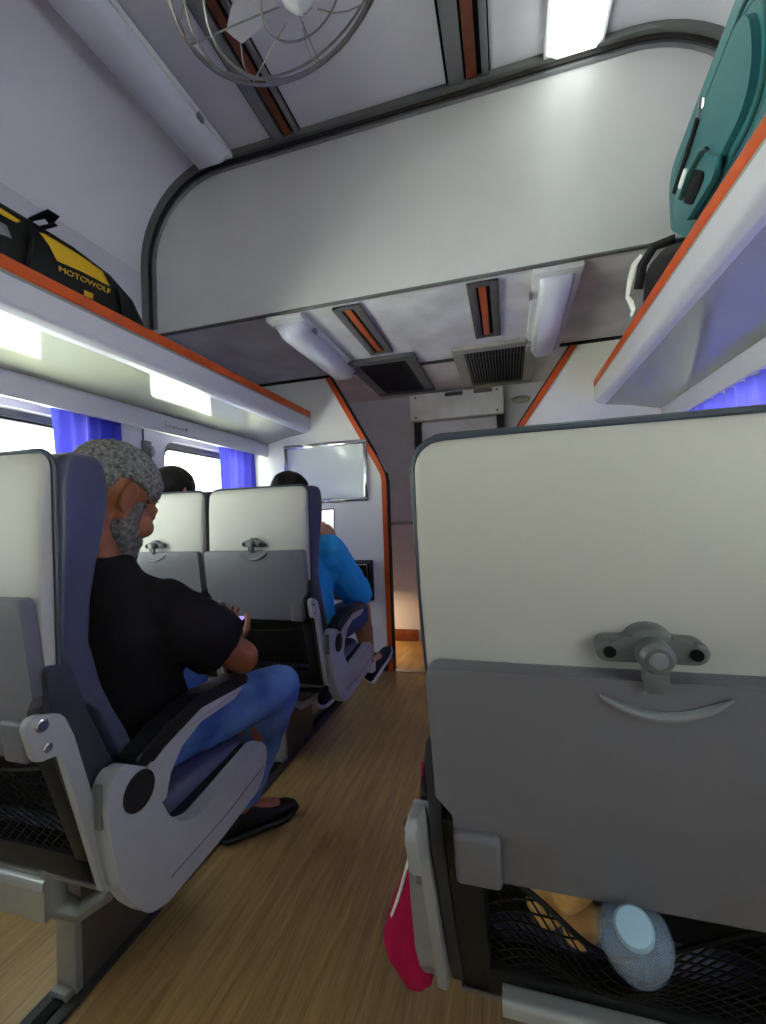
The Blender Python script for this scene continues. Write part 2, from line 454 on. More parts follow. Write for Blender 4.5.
# ------------------------------------------------------------------ luggage racks
def rack(side, label):
    f = (lambda d: XL+d) if side < 0 else (lambda d: XR-d)
    D = .495
    root = thing('luggage_rack', (f(.25), (Y0+YP)/2, 1.70), label, 'luggage rack', 'luggage racks')
    def ex(name, prof, m, bev=0, y0=Y0, y1=YP-.002):
        bm = B(); prism(bm, [(f(d), z) for d, z in prof], 'y', y0, y1); return obj(name, bm, m, root)
    ex('shelf', [(0.002, 1.825), (D-.03, 1.845), (D-.03, 1.86), (0.002, 1.855)], M['rackwhite'])
    ex('edge_strip', rpoly([(D-.03, 1.876), (D+.002, 1.876), (D+.002, 1.922), (D-.03, 1.922)], .008, 3), M['orange'])
    ex('edge_line', [(D-.028, 1.864), (D, 1.864), (D, 1.876), (D-.028, 1.876)], M['rackline'])
    ex('front_lip', rpoly([(D-.03, 1.864), (D+.002, 1.864), (D-.002, 1.782), (D-.034, 1.764), (D-.06, 1.759), (D-.06, 1.770), (D-.03, 1.780)], [.001, .001, .03, .03, .0, .0, .0], 5), M['rackwhite'])
    ex('underside', [(D-.058, 1.770), (D-.058, 1.759), (.30, 1.741), (.12, 1.700), (.12, 1.712), (.30, 1.752)], M['rackunder'])
    ex('valance', rpoly([(.002, 1.712), (.125, 1.712), (.135, 1.69), (.125, 1.604), (.110, 1.604), (.110, 1.69), (.002, 1.69)], [.0, .01, .02, .006, .004, 0, 0], 4), M['rackwhite'])
    return root
rackL = rack(-1, 'long white luggage rack with orange edge carrying the black and yellow duffel')
rackR = rack(1, 'long white luggage rack with orange edge carrying the teal suitcase')

# faint lettering on the left valance
def text_bm(s, size, fn, depth=.001, align='CENTER', bold=0):
    cu = bpy.data.curves.new('t', 'FONT'); cu.body = s; cu.size = size; cu.offset = bold; cu.extrude = depth; cu.align_x = align; cu.align_y = 'CENTER'
    o = bpy.data.objects.new('t', cu); C.objects.link(o)
    dg = bpy.context.evaluated_depsgraph_get(); me = bpy.data.meshes.new_from_object(o.evaluated_get(dg))
    bm = B(); bm.from_mesh(me); bpy.data.objects.remove(o); bpy.data.meshes.remove(me)
    for v in bm.verts: v.co = fn(v.co.copy())
    return bm
bm = B()   # worn, unreadable marks
for y, h, w_ in ((1.955, .026, .004), (1.985, .022, .004), (2.015, .008, .016), (2.035, .014, .005), (2.06, .007, .018), (2.09, .012, .006), (2.115, .018, .014)):
    box(bm, (XL+.128, y-w_/2, 1.642), (XL+.1345, y+w_/2, 1.642+h))
box(bm, (XL+.127, 1.95, 1.640), (XL+.1342, 2.12, 1.6435))
bm = bake(bm, .0012, 0)
obj('lettering', bm, M['text'], rackL, smooth=False)

# ------------------------------------------------------------------ ceiling lamps
def lamp(x0, x1, y0, y1, z, lit, label, flip=1, e0=0, ws=1):
    root = thing('ceiling_lamp', ((x0+x1)/2, (y0+y1)/2, z), label, 'ceiling lamp', 'ceiling lamps')
    bm = B(); box(bm, (x0, y0, z-.028), (x1, y1, z), .004); obj('base', bm, M['lampwhite'], root)
    w = (x1-x0)
    bm = B(); rings = []
    for (y, s, dz) in ((y0+e0+.015, .92*ws, .028), (y0+e0+.02, .92*ws, .05), (y0+e0+.055, .88*ws, .09), (y1-.055, .88*ws, .09), (y1-.02, .92*ws, .05), (y1-.015, .92*ws, .028)):
        xc = (x0+x1)/2; h = w*s/2
        rings.append([V((xc-h, y, z-.027)), V((xc-h*.96, y, z-dz*.6)), V((xc-h*.7, y, z-dz)), V((xc+h*.7, y, z-dz)), V((xc+h*.96, y, z-dz*.6)), V((xc+h, y, z-.027))])
    loft(bm, rings); obj('diffuser', bm, M['lit'] if lit else M['diffuser'], root, angle=50)
    for s in (.2, .8):
        bm = B(); y = y0+(y1-y0)*s; xe = x1 if flip > 0 else x0
        box(bm, (xe-.012, y-.02, z-.045), (xe+.006, y+.02, z-.02), .003); obj('clip', bm, M['alu'], root)
    return root
ZC = 3.03
lamp(.218, .452, .72, 1.955, ZC, True, 'lit fluorescent ceiling lamp glowing above the teal suitcase side')
lamp(-1.48, -1.28, .72, 1.93, ZC-.035, False, 'unlit fluorescent ceiling lamp above the black and yellow duffel')
lamp(-1.175, -.975, 2.02, 2.93, 2.17, False, 'unlit fluorescent lamp on the low ceiling beside the left vent', 1, .035, .86)
lamp(.15, .355, 2.02, 2.98, 2.17, False, 'unlit fluorescent lamp on the low ceiling beside the right vent', -1, .035, .80)

# long channels in the high ceiling, short ones in the low ceiling
def channel(x0, x1, y0, y1, z, label, frame_all):
    root = thing('ceiling_channel', ((x0+x1)/2, (y0+y1)/2, z), label, 'ceiling channel', 'ceiling channels')
    w = x1-x0; bm = B()
    box(bm, (x0+.004, y0+.004, z-.006), (x1-.004, y1-.004, z+.001)); obj('backing', bm, M['black'], root)
    bm = B()
    if frame_all:
        box(bm, (x0, y0, z-.018), (x0+.28*w, y1, z-.001), .004); box(bm, (x1-.28*w, y0, z-.018), (x1, y1, z-.001), .004)
        box(bm, (x0, y0, z-.0175), (x1, y0+.03, z-.001), .004); box(bm, (x0, y1-.03, z-.0175), (x1, y1, z-.001), .004)
    else:
        box(bm, (x0+.08*w, y0, z-.022), (x0+.42*w, y1, z-.001), .006); box(bm, (x0+.80*w, y0, z-.022), (x0+.95*w, y1, z-.001), .006)
    obj('rail', bm, M['slotgrey'] if not frame_all else M['ventframe'], root)
    bm = B()
    if frame_all: box(bm, (x0+.36*w, y0+.035, z-.014), (x0+.60*w, y1-.035, z-.002), .003)
    else: box(bm, (x0+.47*w, y0, z-.016), (x0+.70*w, y1, z-.002), .005)
    obj('bar', bm, M['slotorange'] if frame_all else M['bronze'], root)
channel(-1.075, -.905, -2.4, YS-.05, ZC, 'long grey and brown channel in the ceiling behind the wire fan', False)
channel(-.195, .005, -2.4, YS-.05, ZC, 'long grey and brown channel in the ceiling beside the lit lamp', False)
channel(-.815, -.665, 2.045, 2.70, 2.17, 'short dark slot with orange bar above the left vent', True)
channel(-.145, .0, 2.045, 2.68, 2.17, 'short dark slot with orange bar above the right vent', True)

# air vents
def vent(x0, x1, y0, y1, z, label, m):
    root = thing('air_vent', ((x0+x1)/2, (y0+y1)/2, z), label, 'air vent', 'air vents')
    b = .075; bm = B()
    box(bm, (x0, y0, z-.028), (x1, y0+b, z-.001), .005); box(bm, (x0, y1-b, z-.028), (x1, y1, z-.001), .005)
    box(bm, (x0, y0+b, z-.028), (x0+b, y1-b, z-.001), .005); box(bm, (x1-b, y0+b, z-.028), (x1, y1-b, z-.001), .005)
    obj('frame', bm, m, root)
    bm = B(); box(bm, (x0+b, y0+b, z-.008), (x1-b, y1-b, z-.001)); obj('backing', bm, M['black'], root)
    bm = B(); n = 19
    for k in range(n):
        x = x0+b+(x1-x0-2*b)*(k+.5)/n
        box(bm, (x-.0035, y0+b, z-.026), (x+.0035, y1-b, z-.009))
    obj('grille', bm, M['ventframe'] if m is M['steel'] else M['ventdark'], root, smooth=False)
vent(-1.02, -.545, 2.77, 3.62, 2.17, 'dark square air vent on the low ceiling near the left partition', M['ventframe'])
vent(-.31, .225, 2.80, 3.70, 2.17, 'grey square air vent with pale ribs near the right partition', M['steel'])

# hatch box on end wall
root = thing('wall_hatch', (-.39, YE, 1.9), 'pale access panel high on the end wall under the ceiling', 'access panel')
bm = B(); box(bm, (-.78, YE-.10, 1.92), (.0, YE, 2.15), .006); obj('panel', bm, M['lowceil'], root)
for x in (-.73, -.05):
    for z in (1.95, 2.12):
        bm = B(); disc(bm, (x, YE-.101, z), .008, (0, -1, 0), .006, 10); obj('screw', bm, M['seam'], root)
for x in (-.40, -.16):
    bm = B(); box(bm, (x-.075, YE-.118, 2.105), (x+.075, YE-.099, 2.135), .004); obj('latch', bm, M['ventframe'], root)
bm = B(); box(bm, (-.70, YE-.03, .02), (-.06, YE-.001, 1.90), .004); d = struct('door_1', bm, M['endwall'])
bm = B(); box(bm, (-.55, YE-.036, 1.10), (-.21, YE-.029, 1.72), .003); obj('pane', bm, M['gasket'], d)
bm = B()
box(bm, (-.76, YE-.05, 0), (-.70, YE-.001, 1.92)); box(bm, (-.06, YE-.05, 0), (.0, YE-.001, 1.92)); struct('trim_12', bm, M['seam'])
# round emblem-like lamp at right of hatch
bm = B(); ball(bm, (.14, YE-.004, 2.04), (.075, .02, .03), 16); tag(obj('oval_plate', bm, M['steel']), 'small oval metal plate on the end wall right of the access panel', 'plate')

# framed board on left partition
root = thing('framed_board', (-1.295, YP, 1.22), 'glossy blank white board in a chrome frame on the left partition', 'notice board')
fx0, fx1, fz0, fz1 = -1.63, -.965, 1.225, 1.675
bm = B(); box(bm, (fx0+.02, YP-.012, fz0+.02), (fx1-.02, YP-.001, fz1-.02)); obj('board', bm, M['glossboard'], root)
bm = B()
for a, b in (((fx0, fz0), (fx1, fz0+.03)), ((fx0, fz1-.03), (fx1, fz1)), ((fx0, fz0+.03), (fx0+.03, fz1-.03)), ((fx1-.03, fz0+.03), (fx1, fz1-.03))):
    box(bm, (a[0], YP-.022, a[1]), (b[0], YP-.001, b[1]), .006)
obj('frame', bm, M['chrome'], root)
# magazine holder under the board
root = thing('magazine_holder', (-1.07, YP, .5), 'black box holder with metal rim fixed low on the left partition', 'holder')
bm = B(); prism(bm, rpoly([(YP-.001, .50), (YP-.06, .52), (YP-.11, .78), (YP-.001, .80)], .01, 3), 'x', -1.25, -.95, .006); obj('box', bm, M['dark'], root)
bm = B(); q = [(-1.235, .55), (-.965, .55), (-.965, .775), (-1.235, .775)]
tube(bm, [V((x, YP-.068-(z-.52)*.19, z)) for x, z in q], .006, 6, closed=True); obj('rim', bm, M['chrome'], root)

# emergency hook between windows
root = thing('wall_hook', (XL, 1.95, 1.5), 'small dark metal hook on the wall between the two left windows', 'hook')
bm = B(); box(bm, (XL+.001, 1.915, 1.46), (XL+.016, 1.975, 1.57), .004); obj('plate', bm, M['ventframe'], root)
bm = B(); tube(bm, [(XL+.015, 1.945, 1.545), (XL+.05, 1.945, 1.53), (XL+.06, 1.945, 1.50), (XL+.045, 1.945, 1.48)], .007, 8); obj('hook', bm, M['alu'], root)

# ------------------------------------------------------------------ curtains
def curtain(side, a, b, z0, z1, label, folds, flare=0):
    s = 1 if side < 0 else -1; xw = (XL if side < 0 else XR)+s*.03
    bm = B(); n = 80; rows = 14; g = []
    for j in range(rows+1):
        v = j/rows; z = z1+(z0-z1)*v; r = []
        for k in range(n+1):
            u = k/n
            y = a+(b-a)*u + flare*v*(1-u)
            amp = .019+.008*math.sin(u*7+1)
            r.append(bm.verts.new((xw+s*(.012+amp*(1+math.sin(u*folds*2*PI+.5*math.sin(v*3)+.6*math.sin(u*9)))), y, z)))
        g.append(r)
    for j in range(rows):
        for k in range(n): bm.faces.new((g[j][k], g[j][k+1], g[j+1][k+1], g[j+1][k]))
    bmesh.ops.solidify(bm, geom=bm.faces[:], thickness=.0015)
    root = thing('curtain', (xw, (a+b)/2, z0), label, 'curtain', 'blue window curtains')
    obj('cloth', bm, M['curtain'], root, angle=180)
    bm = B(); tube(bm, [(xw+s*.02, a-.03, z1-.004), (xw+s*.02, b+.03, z1-.004)], .006, 8); obj('rod', bm, M['alu'], root)
curtain(-1, 1.38, 1.72, .84, 1.628, 'blue curtain gathered at the window beside the grey-haired man', 5, flare=.03)
curtain(-1, 2.49, 2.90, .84, 1.628, 'blue curtain gathered at the window nearest the left partition', 5)
curtain(1, .25, 2.90, .84, 1.628, 'dark blue curtain drawn under the luggage rack with the teal suitcase', 28)

# ------------------------------------------------------------------ ceiling fan
def fan():
    c = V((-.515, 1.06, 2.60))
    root = thing('ceiling_fan', (c.x, c.y, ZC), 'wire-caged ceiling fan with clear round hub hanging from the ceiling', 'fan')
    tilt = V((0, 0, -1)).rotation_difference(V((.36, .26, -.89))).to_matrix()
    def P(r, a, h): return c+tilt @ V((r*math.cos(a), r*math.sin(a), h))
    rmax = .335
    def prof(u): # u 0..1 hub->rim, lower dome
        return rmax*u, -.085*math.cos(u*PI/2)**.8 if u < 1 else 0
    bm = B()
    for r_, h in ((rmax, 0), (rmax*1.0, .02), (.308, -.028), (.265, -.05), (.12, -.078)):
        tube(bm, [P(r_, 2*PI*k/48, h) for k in range(48)], .0042 if r_ > .25 else .0032, 6, closed=True)
    obj('guard_ring', bm, M['wire'], root)
    bm = B()
    for k in range(8):
        a = 2*PI*k/8+.1
        tube(bm, [P(prof(u)[0], a+.35*(1-u), prof(u)[1]) for u in (.2, .4, .6, .75, .88, .96, 1)], .0024, 5)
        tube(bm, [P(rmax, a, .0), P(rmax*.98, a, .06), P(rmax*.8, a, .12), P(.1, a, .15)], .0024, 5)
    obj('guard_wire', bm, M['wire'], root)
    bm = B(); lathe(bm, P(0, 0, -.055), tilt @ V((0, 0, -1)), [(-.02, .052), (0, .055), (.02, .050), (.038, .035), (.046, .012)], 20); obj('hub_cap', bm, M['hub'], root)
    for k in range(3):
        a0 = 2*PI*k/3+.7; bm = B(); rows = []
        for i in range(8):
            u = i/7; r_ = .05+.19*u; w = .03+.05*math.sin(u*PI*.8+.3); tw = .5-.25*u
            rows.append([P(r_, a0-w/r_*.5*1.2, .03-w*.5*tw), P(r_, a0, .036), P(r_, a0+w/r_*.5*1.2, .03+w*.5*tw), P(r_, a0, .031)])
        loft(bm, rows); obj('blade', bm, M['blade'], root)
    bm = B(); lathe(bm, P(0, 0, .03), tilt @ V((0, 0, 1)), [(0, .05), (.03, .065), (.10, .06), (.13, .03)], 20); obj('motor', bm, M['wire'], root)
    bm = B(); tube(bm, [P(0, 0, .15), V((c.x, c.y, ZC-.02)), V((c.x, c.y, ZC-.001))], .018, 12); disc(bm, (c.x, c.y, ZC-.015), .06, (0, 0, -1), .028, 20, .01); obj('mount', bm, M['wire'], root)
M['hub'] = mat('clear_hub_plastic', '#b9b6c0', .08, .6, coat=1)
M['blade'] = mat('pale_fan_blade', '#b4b0ba', .4, .4)
fan()

# ------------------------------------------------------------------ seats
def make_seat(name, side, recline, dz, label, arm, extra=0, thin=(), wide=0):
    """side +1: aisle on +x. local coords, root at floor"""
    root = thing(name, (0, 0, 0), label, 'seat', 'cream-backed train seats')
    piv = V((0, .06, .45)); rot = Matrix.Rotation(math.radians(recline), 3, 'X')
    def T(p): return rot @ (V(p)-piv)+piv+V((0, 0, dz))
    def tr(bm):
        for v in bm.verts: v.co = T(v.co)
        return bm
    # navy cushion back
    rows = [(.44, .160, .20, .205), (.55, .128, .168, .218), (.63, .104, .140, .226), (.70, .066, .108, .230), (.75, .046, .080, .232), (.80, -.005, .060, .234), (.89, -.028, .036, .235), (.97, -.029, .040, .238),
            (1.04, -.029, .054, .241), (1.10, -.028, .072, .242), (1.15, -.027, .083, .242), (1.19, -.025, .083, .241), (1.218, -.020, .078, .240), (1.234, -.008, .066, .236), (1.241, .008, .050, .224)]
    def dip(p, hx, a, b):
        if p.y > (a+b)/2 and p.z > .72:
            u = abs(p.x)/hx
            p.y -= .030*max(0, 1-(u/.72)**4)
        return p
    bm = B(); zstack(bm, rows, 56, .22, dip); obj('backrest', tr(bm), M['navy'], root, angle=60)
    # cream rear panel
    def bulge(p, hx, a, b):
        if p.y < (a+b)/2: p.y -= .010*(1-(p.x/hx)**2)
        return p
    rows = []
    for z, y in ((.83, -.046), (.86, -.049), (.90, -.050), (.98, -.052), (1.06, -.050), (1.14, -.048), (1.20, -.041)): rows.append((z, y, -.012, .224+wide*min(1, max(0, (z-.88)/.15))))
    for k in range(1, 8):
        t = PI/2*k/7; rows.append((1.204+.034*math.sin(t), -.041+.019*(1-math.cos(t)), -.012+.012*(1-math.cos(t)), .190+wide+.034*math.cos(t)))
    bm = B(); zstack(bm, rows, 56, .20, bulge); obj('back_panel', tr(bm), M['cream'], root, angle=50)
    pth = [(s*.2265, -.024, z) for s, z in ()]
    L = [V((-.227-wide*min(1, max(0, (z-.88)/.15)), -.022, z)) for z in (.83, .90, 1.0, 1.1, 1.204)]
    for k in range(1, 7):
        t = PI/2*k/6; L.append(V((-.190-wide-.037*math.cos(t), -.022, 1.204+.037*math.sin(t))))
    L += [V((-x, y, z)) for x, y, z in [tuple(p) for p in L[::-1]]]
    bm = B(); tube(bm, L, .0055, 8); obj('piping', tr(bm), M['piping'], root)
    # tray table
    sh = lambda p: V((p.x, p.y-.115*(p.z-.745), p.z))
    half = [(.224, .988), (.224, .822), (.206, .798), (.206, .712)]
    poly = rpoly(half+[(-x, z) for x, z in half[::-1]], [.012, .006, .006, .008]*1+[.008, .006, .006, .012], 4)
    bm = B(); prism(bm, poly, 'y', -.057, -.030, .005, 3, f=sh)
    tray = obj('tray_table', tr(bm), M['tray'], root)
    for s in (-1, 1):
        bm = B(); a, b = sorted((s*.152, s*.206)); box(bm, (a, -.069, .709), (b, -.040, .782), .007, 3)
        for v in bm.verts: v.co = sh(v.co)
        obj('hinge_block', tr(bm), M['tray'], tray)
    bm = B(); pts = []; rr = []
    for k in range(19):
        u = -1+2*k/18; pts.append(sh(V((.008+.056*u, -.060, .953+.021*u*u+.002*u)))); rr.append((.0012+.004*(1-u*u)**.6, .0012+.0045*(1-u*u)**.6))
    tube(bm, pts, rr, 8); obj('grip_ridge', tr(bm), M['traylight'], tray)
    # latch
    zl = 1.014; pl = []
    for k in range(9): t = PI/2+PI*k/8; pl.append((-.038+.0118*math.cos(t), zl+.0118*math.sin(t)))
    for k in range(9): t = -PI/2+PI*k/8; pl.append((.038+.0118*math.cos(t), zl+.0118*math.sin(t)))
    pl += [(.025, zl+.012)]
    for k in range(9): t = PI*(.12+.76*k/8); pl.append((.023*math.cos(t), zl+.006+.019*math.sin(t)))
    pl += [(-.025, zl+.012)]
    bm = B(); prism(bm, pl, 'y', -.078, -.050, .004, 3); la = obj('tray_latch', tr(bm), M['latch'], root)
    for s in (-1, 1):
        bm = B(); disc(bm, (s*.0375, -.078, zl), .0058, (0, -1, 0), .004, 14); obj('screw', tr(bm), M['black'], la)
    bm = B(); disc(bm, (0, -.086, zl+.001), .0158, (0, -1, 0), .022, 22, .004)
    prism(bm, rpoly([(-.0105, zl), (.0105, zl), (.0098, zl-.034), (-.0098, zl-.034)], [.001, .001, .005, .005], 4), 'y', -.094, -.080, .003, 2)
    obj('lever', tr(bm), M['latch'], la)
    bm = B(); disc(bm, (0, -.098, zl+.001), .0080, (0, -1, 0), .004, 18, .001); obj('lever_button', tr(bm), M['traylight'], la)
    # black lower frame and pocket
    fs = lambda p: V((p.x, p.y-.292*(p.z-.76), p.z))
    bm = B()
    for a, b in (((-.222, .690), (.222, .785)), ((-.222, .42), (-.178, .70)), ((.178, .42), (.222, .70)), ((-.222, .42), (.222, .485))):
        box(bm, (a[0], -.050, a[1]), (b[0], .0, b[1]), .006)
    box(bm, (-.20, .030, .43), (.20, .036, .76))
    for v in bm.verts: v.co = fs(v.co)
    fr = obj('back_frame', tr(bm), M['dark'], root)
    bm = B(); box(bm, (-.225, -.053, .412), (.225, -.010, .424), .003)
    for v in bm.verts: v.co = fs(v.co)
    obj('bottom_rim', tr(bm), M['alu'], fr)
    # elastic pocket net: diamond mesh
    nx, nz = 16, 9
    def netp(u, v):
        x = -.176+.352*u; zt = .672-.018*math.sin(PI*u)
        if extra: zt = .690-.085*math.exp(-((x-.015)/.085)**2)-.02*math.exp(-((x+.05)/.05)**2)
        z = zt+(.485-zt)*v
        bul = .012*math.sin(PI*u)*math.sin(PI*(.15+.7*v))
        if extra: bul += .030*math.exp(-((x-extra[0])/.055)**2)*math.exp(-((v-.25)/.45)**2)+.020*math.exp(-((x-extra[1])/.05)**2)*math.exp(-((v-.30)/.45)**2)
        return fs(V((x, -.038-bul, z)))
    bm = B(); vv = {}
    def nv(i, j):
        if (i, j) not in vv: vv[(i, j)] = bm.verts.new(netp(min(max(i/(2*nx), 0), 1), min(max(j/(2*nz), 0), 1)))
        return vv[(i, j)]
    for i in range(0, 2*nx, 1):
        for j in range(0, 2*nz, 1):
            if (i+j) % 2 == 0: a, b = nv(i, j), nv(i+1, j+1)
            else: a, b = nv(i+1, j), nv(i, j+1)
            bm.edges.new((a, b))
    segs = [(e.verts[0].co.copy(), e.verts[1].co.copy()) for e in bm.edges]; bm.free()
    bm = B()
    for a, b in segs: tube(bm, [a, b], .0013, 4)
    tube(bm, [netp(k/30, 0) for k in range(31)], .0035, 6)
    obj('seat_pocket', tr(bm), M['net'], root, smooth=False)
    # side panels, brackets
    for s in (-1, 1):
        k = .020 if s in thin else 0
        a, b = sorted((s*(.222-k), s*(.238-k)))
        bm = B(); prism(bm, rpoly([(-.052, .872), (-.012, .862), (.022, .76), (.072, .64), (.135, .52), (.13, .43), (.05, .425), (-.045, .74)], .012, 4), 'x', a, b, .003); obj('side_panel', tr(bm), M['sidedark'], root)
        a, b = sorted((s*(.242-k), s*(.256-k)))
        bm = B(); prism(bm, rpoly([(-.102, .797), (-.085, .806), (-.040, .790), (-.022, .745), (.056, .440), (.045, .425), (.025, .438), (-.045, .725), (-.085, .730)], [.012, .012, .02, .02, .012, .012, .012, .01, .012], 4), 'x', a, b, .003)
        br = obj('bracket', tr(bm), M['armgrey'], root)
        for yy, zz, r_ in ((-.076, .786, .011), (-.068, .747, .008)):
            bm = B(); disc(bm, (s*(.258-k), yy, zz), r_, (s, 0, 0), .006, 16, .002); obj('bolt', tr(bm), M['chrome'], br)
    # cushion and base
    rows = [(.385, .10, .52, .215), (.40, .085, .55, .226), (.44, .08, .565, .23), (.465, .082, .56, .229), (.482, .10, .545, .22), (.49, .12, .52, .20)]
    bm = B(); zstack(bm, rows, 48, .35); obj('seat_cushion', bm, M['navy'], root, angle=60)
    bm = B(); box(bm, (-.215, .10, .365), (.215, .46, .40), .008); obj('seat_base', bm, M['dark'], root)
    if arm:
        s = side
        a, b = sorted((s*.252, s*.290))
        out = [(.006, .600), (.013, .638), (.024, .652), (.048, .660), (.092, .632), (.120, .592), (.130, .543), (.150, .500), (.185, .462), (.235, .442), (.480, .478), (.515, .472), (.527, .440), (.525, .390), (.480, .352), (.330, .335), (.140, .328), (.094, .345), (.057, .395), (.031, .447), (.0165, .525)]
        bm = B(); prism(bm, rpoly(out, .05, 4), 'x', a, b, .007, 3); ar = obj('armrest', bm, M['armgrey'], root)
        bm = B(); disc(bm, (s*.291, .077, .594), .037, (s, 0, 0), .004, 28, .001); obj('pivot_cap', bm, M['dark'], ar)
        bm = B(); a2, b2 = sorted((s*.264, s*.279)); box(bm, (a2, .0035, .565), (b2, .010, .645), .002); obj('slot_insert', bm, M['latch'], ar)
        a, b = sorted((s*.238, s*.285))
        bm = B(); prism(bm, rpoly([(.070, .650), (.15, .684), (.264, .705), (.411, .698), (.460, .680), (.458, .662), (.40, .664), (.264, .672), (.15, .640), (.10, .618)], .03, 4), 'x', a, b, .008, 3); obj('arm_pad', bm, M['armpad'], ar)
        a, b = sorted((s*.246, s*.283))
        bm = B(); prism(bm, rpoly([(.09, .615), (.15, .642), (.264, .674), (.40, .666), (.448, .660), (.39, .640), (.264, .640), (.20, .615), (.165, .575), (.155, .53), (.12, .53)], .008, 3), 'x', a, b, .004, 2); obj('arm_support', bm, M['armgrey'], ar)
        bm = B(); a, b = sorted((s*.225, s*.252)); prism(bm, rpoly([(.12, .36), (.47, .38), (.50, .47), (.16, .445)], .01, 3), 'x', a, b); obj('inner_shield', bm, M['dark'], ar)
        bm = B(); a, b = sorted((s*.2885, s*.2915)); tube(bm, [(s*.290, .15, .372), (s*.290, .33, .378), (s*.290, .505, .402)], .0016, 6); obj('groove', bm, M['latch'], ar)
    return root

sA = make_seat('train_seat', 1, 0, 0, 'cream-backed navy seat in which the grey-haired man in black sits', True, thin=(-1,))
sA.location = (-.99, .60, 0)
sB = copy_tree(sA); sB.location = (-.980, 1.60, 0); sB['label'] = 'cream-backed navy seat in which the person in bright blue sits'
sW = make_seat('train_seat', 1, 0, 0, 'cream-backed navy window seat ahead of the man, dark head above it', False, thin=(1,))
sW.location = (-1.458, 1.60, 0)
sR = make_seat('train_seat', -1, 6.5, -.036, 'large cream-backed seat closest on the right with bottle in its pocket', True, extra=(-.075, -.02), wide=.008)
sR.location = (.129, .620, 0)

# ------------------------------------------------------------------ seat row frames
def row_frame(x0, x1, px0, px1, yb, end, label, dz=.055, yp=.715, hook=True, hd=.03, bmat='steel'):
    root = thing('seat_frame', ((x0+x1)/2, yb, 0), label, 'seat frame', 'metal frames under the seats')
    bm = B(); prism(bm, rpoly([(yb-hd, .272+dz), (yb+hd, .272+dz), (yb+hd, .350+dz), (yb-hd, .350+dz)], [.004, .004, .02, .02], 4), 'x', x0, x1); obj('beam', bm, M[bmat], root)
    bm = B(); prism(bm, rpoly([(yb-hd-.002, .334+dz), (yb+hd+.002, .334+dz), (yb+hd+.002, .356+dz), (yb-hd-.002, .356+dz)], [.001, .001, hd*.65, hd*.65], 4), 'x', x0, x1); obj('beam_cap', bm, M['beamcap'], root)
    bm = B(); box(bm, (px0, yp+.07, .012), (px1, yp+.09, .36), .003); obj('post', bm, M['steel'], root)
    bm = B(); box(bm, (px1-.012, yp+.085, .012), (px1, yp+.36, .36), .003); obj('side_plate', bm, M['sidesteel'], root)
    bm = B(); box(bm, (px0, yp+.34, .012), (px1-.002, yp+.36, .36), .003); obj('post', bm, M['steel'], root)
    xe = end; sg = 1 if end == x1 else -1
    if hook:
        bm = B(); tube(bm, [(xe-.012*sg, yb-.005, .372+dz), (xe-.010*sg, yb-.005, .33+dz), (xe-.002*sg, yb+.0, .285+dz), (xe+.03*sg, yb+.02, .262+dz), (xe+.065*sg, yb+.05, .278+dz), (xe+.085*sg, yb+.07, .315+dz)], [(.02, .022), (.022, .026), (.022, .026), (.019, .024), (.017, .022), (.015, .02)], 12); obj('end_hook', bm, M['cast'], root)
    bm = B(); box(bm, (px0+.005, yp+.05, .012), (px1-.005, yp+.07, .03), .003); obj('foot_clamp', bm, M['cast'], root)
M['beamcap'] = mat('bright_beam_cap', '#b4b4b6', .25, .6, metal=.3)
M['sidesteel'] = mat('dull_side_plate', '#6f665c', .3, .5, metal=.5, var=.2, vscale=8)
M['cast'] = mat('grey_casting', '#85837f', .45, .4, metal=.2)
row_frame(-1.75, -.905, -1.072, -1.012, .672, -.905, 'steel beam and post under the seat of the grey-haired man')
row_frame(-1.75, -.905, -1.072, -1.012, 1.672, -.905, 'steel beam and post under the seat of the person in bright blue', yp=1.715)
row_frame(-.034, .88, .16, .22, .640, -.034, 'steel beam under the large seat closest on the right', dz=.072, yp=.735, hook=False, hd=.013, bmat='sidesteel')

# ------------------------------------------------------------------ people
def hand(bm, wrist, fwd, nrm, thumb, s=1.0, curl=.5):
    """fwd: towards fingertips; nrm: palm normal (fingers curl that way); thumb: +1/-1 side along fwd x nrm"""
    f = V(fwd).normalized(); n = V(nrm); n = (n-f*n.dot(f)).normalized(); sd = f.cross(n)*thumb; w = V(wrist)
    for k, off in enumerate((.030, .010, -.010, -.028)):
        kn = w+f*(.085-.004*abs(k-1))*s+sd*off*s
        cap_(bm, w+f*.012*s+sd*off*.6*s, .014*s, kn, .0115*s, 10)
        ln = (.040, .045, .042, .033)[k]*s; p = kn; a = curl*.6
        for j in range(3):
            d = f*math.cos(a)+n*math.sin(a); q = p+d*ln*(1, .68, .55)[j]
            cap_(bm, p, (.0095-.001*j)*s, q, (.0087-.001*j)*s, 10); p = q; a += curl
    p = w+f*.025*s+sd*.025*s
    for j, (d, ln) in enumerate(((f*.6+sd*.75+n*.25, .042), (f*.85+sd*.35+n*.4, .032), (f*.9+sd*.05+n*.45, .026))):
        q = p+d.normalized()*ln*s; cap_(bm, p, (.013-.0015*j)*s, q, (.0115-.0015*j)*s, 10); p = q

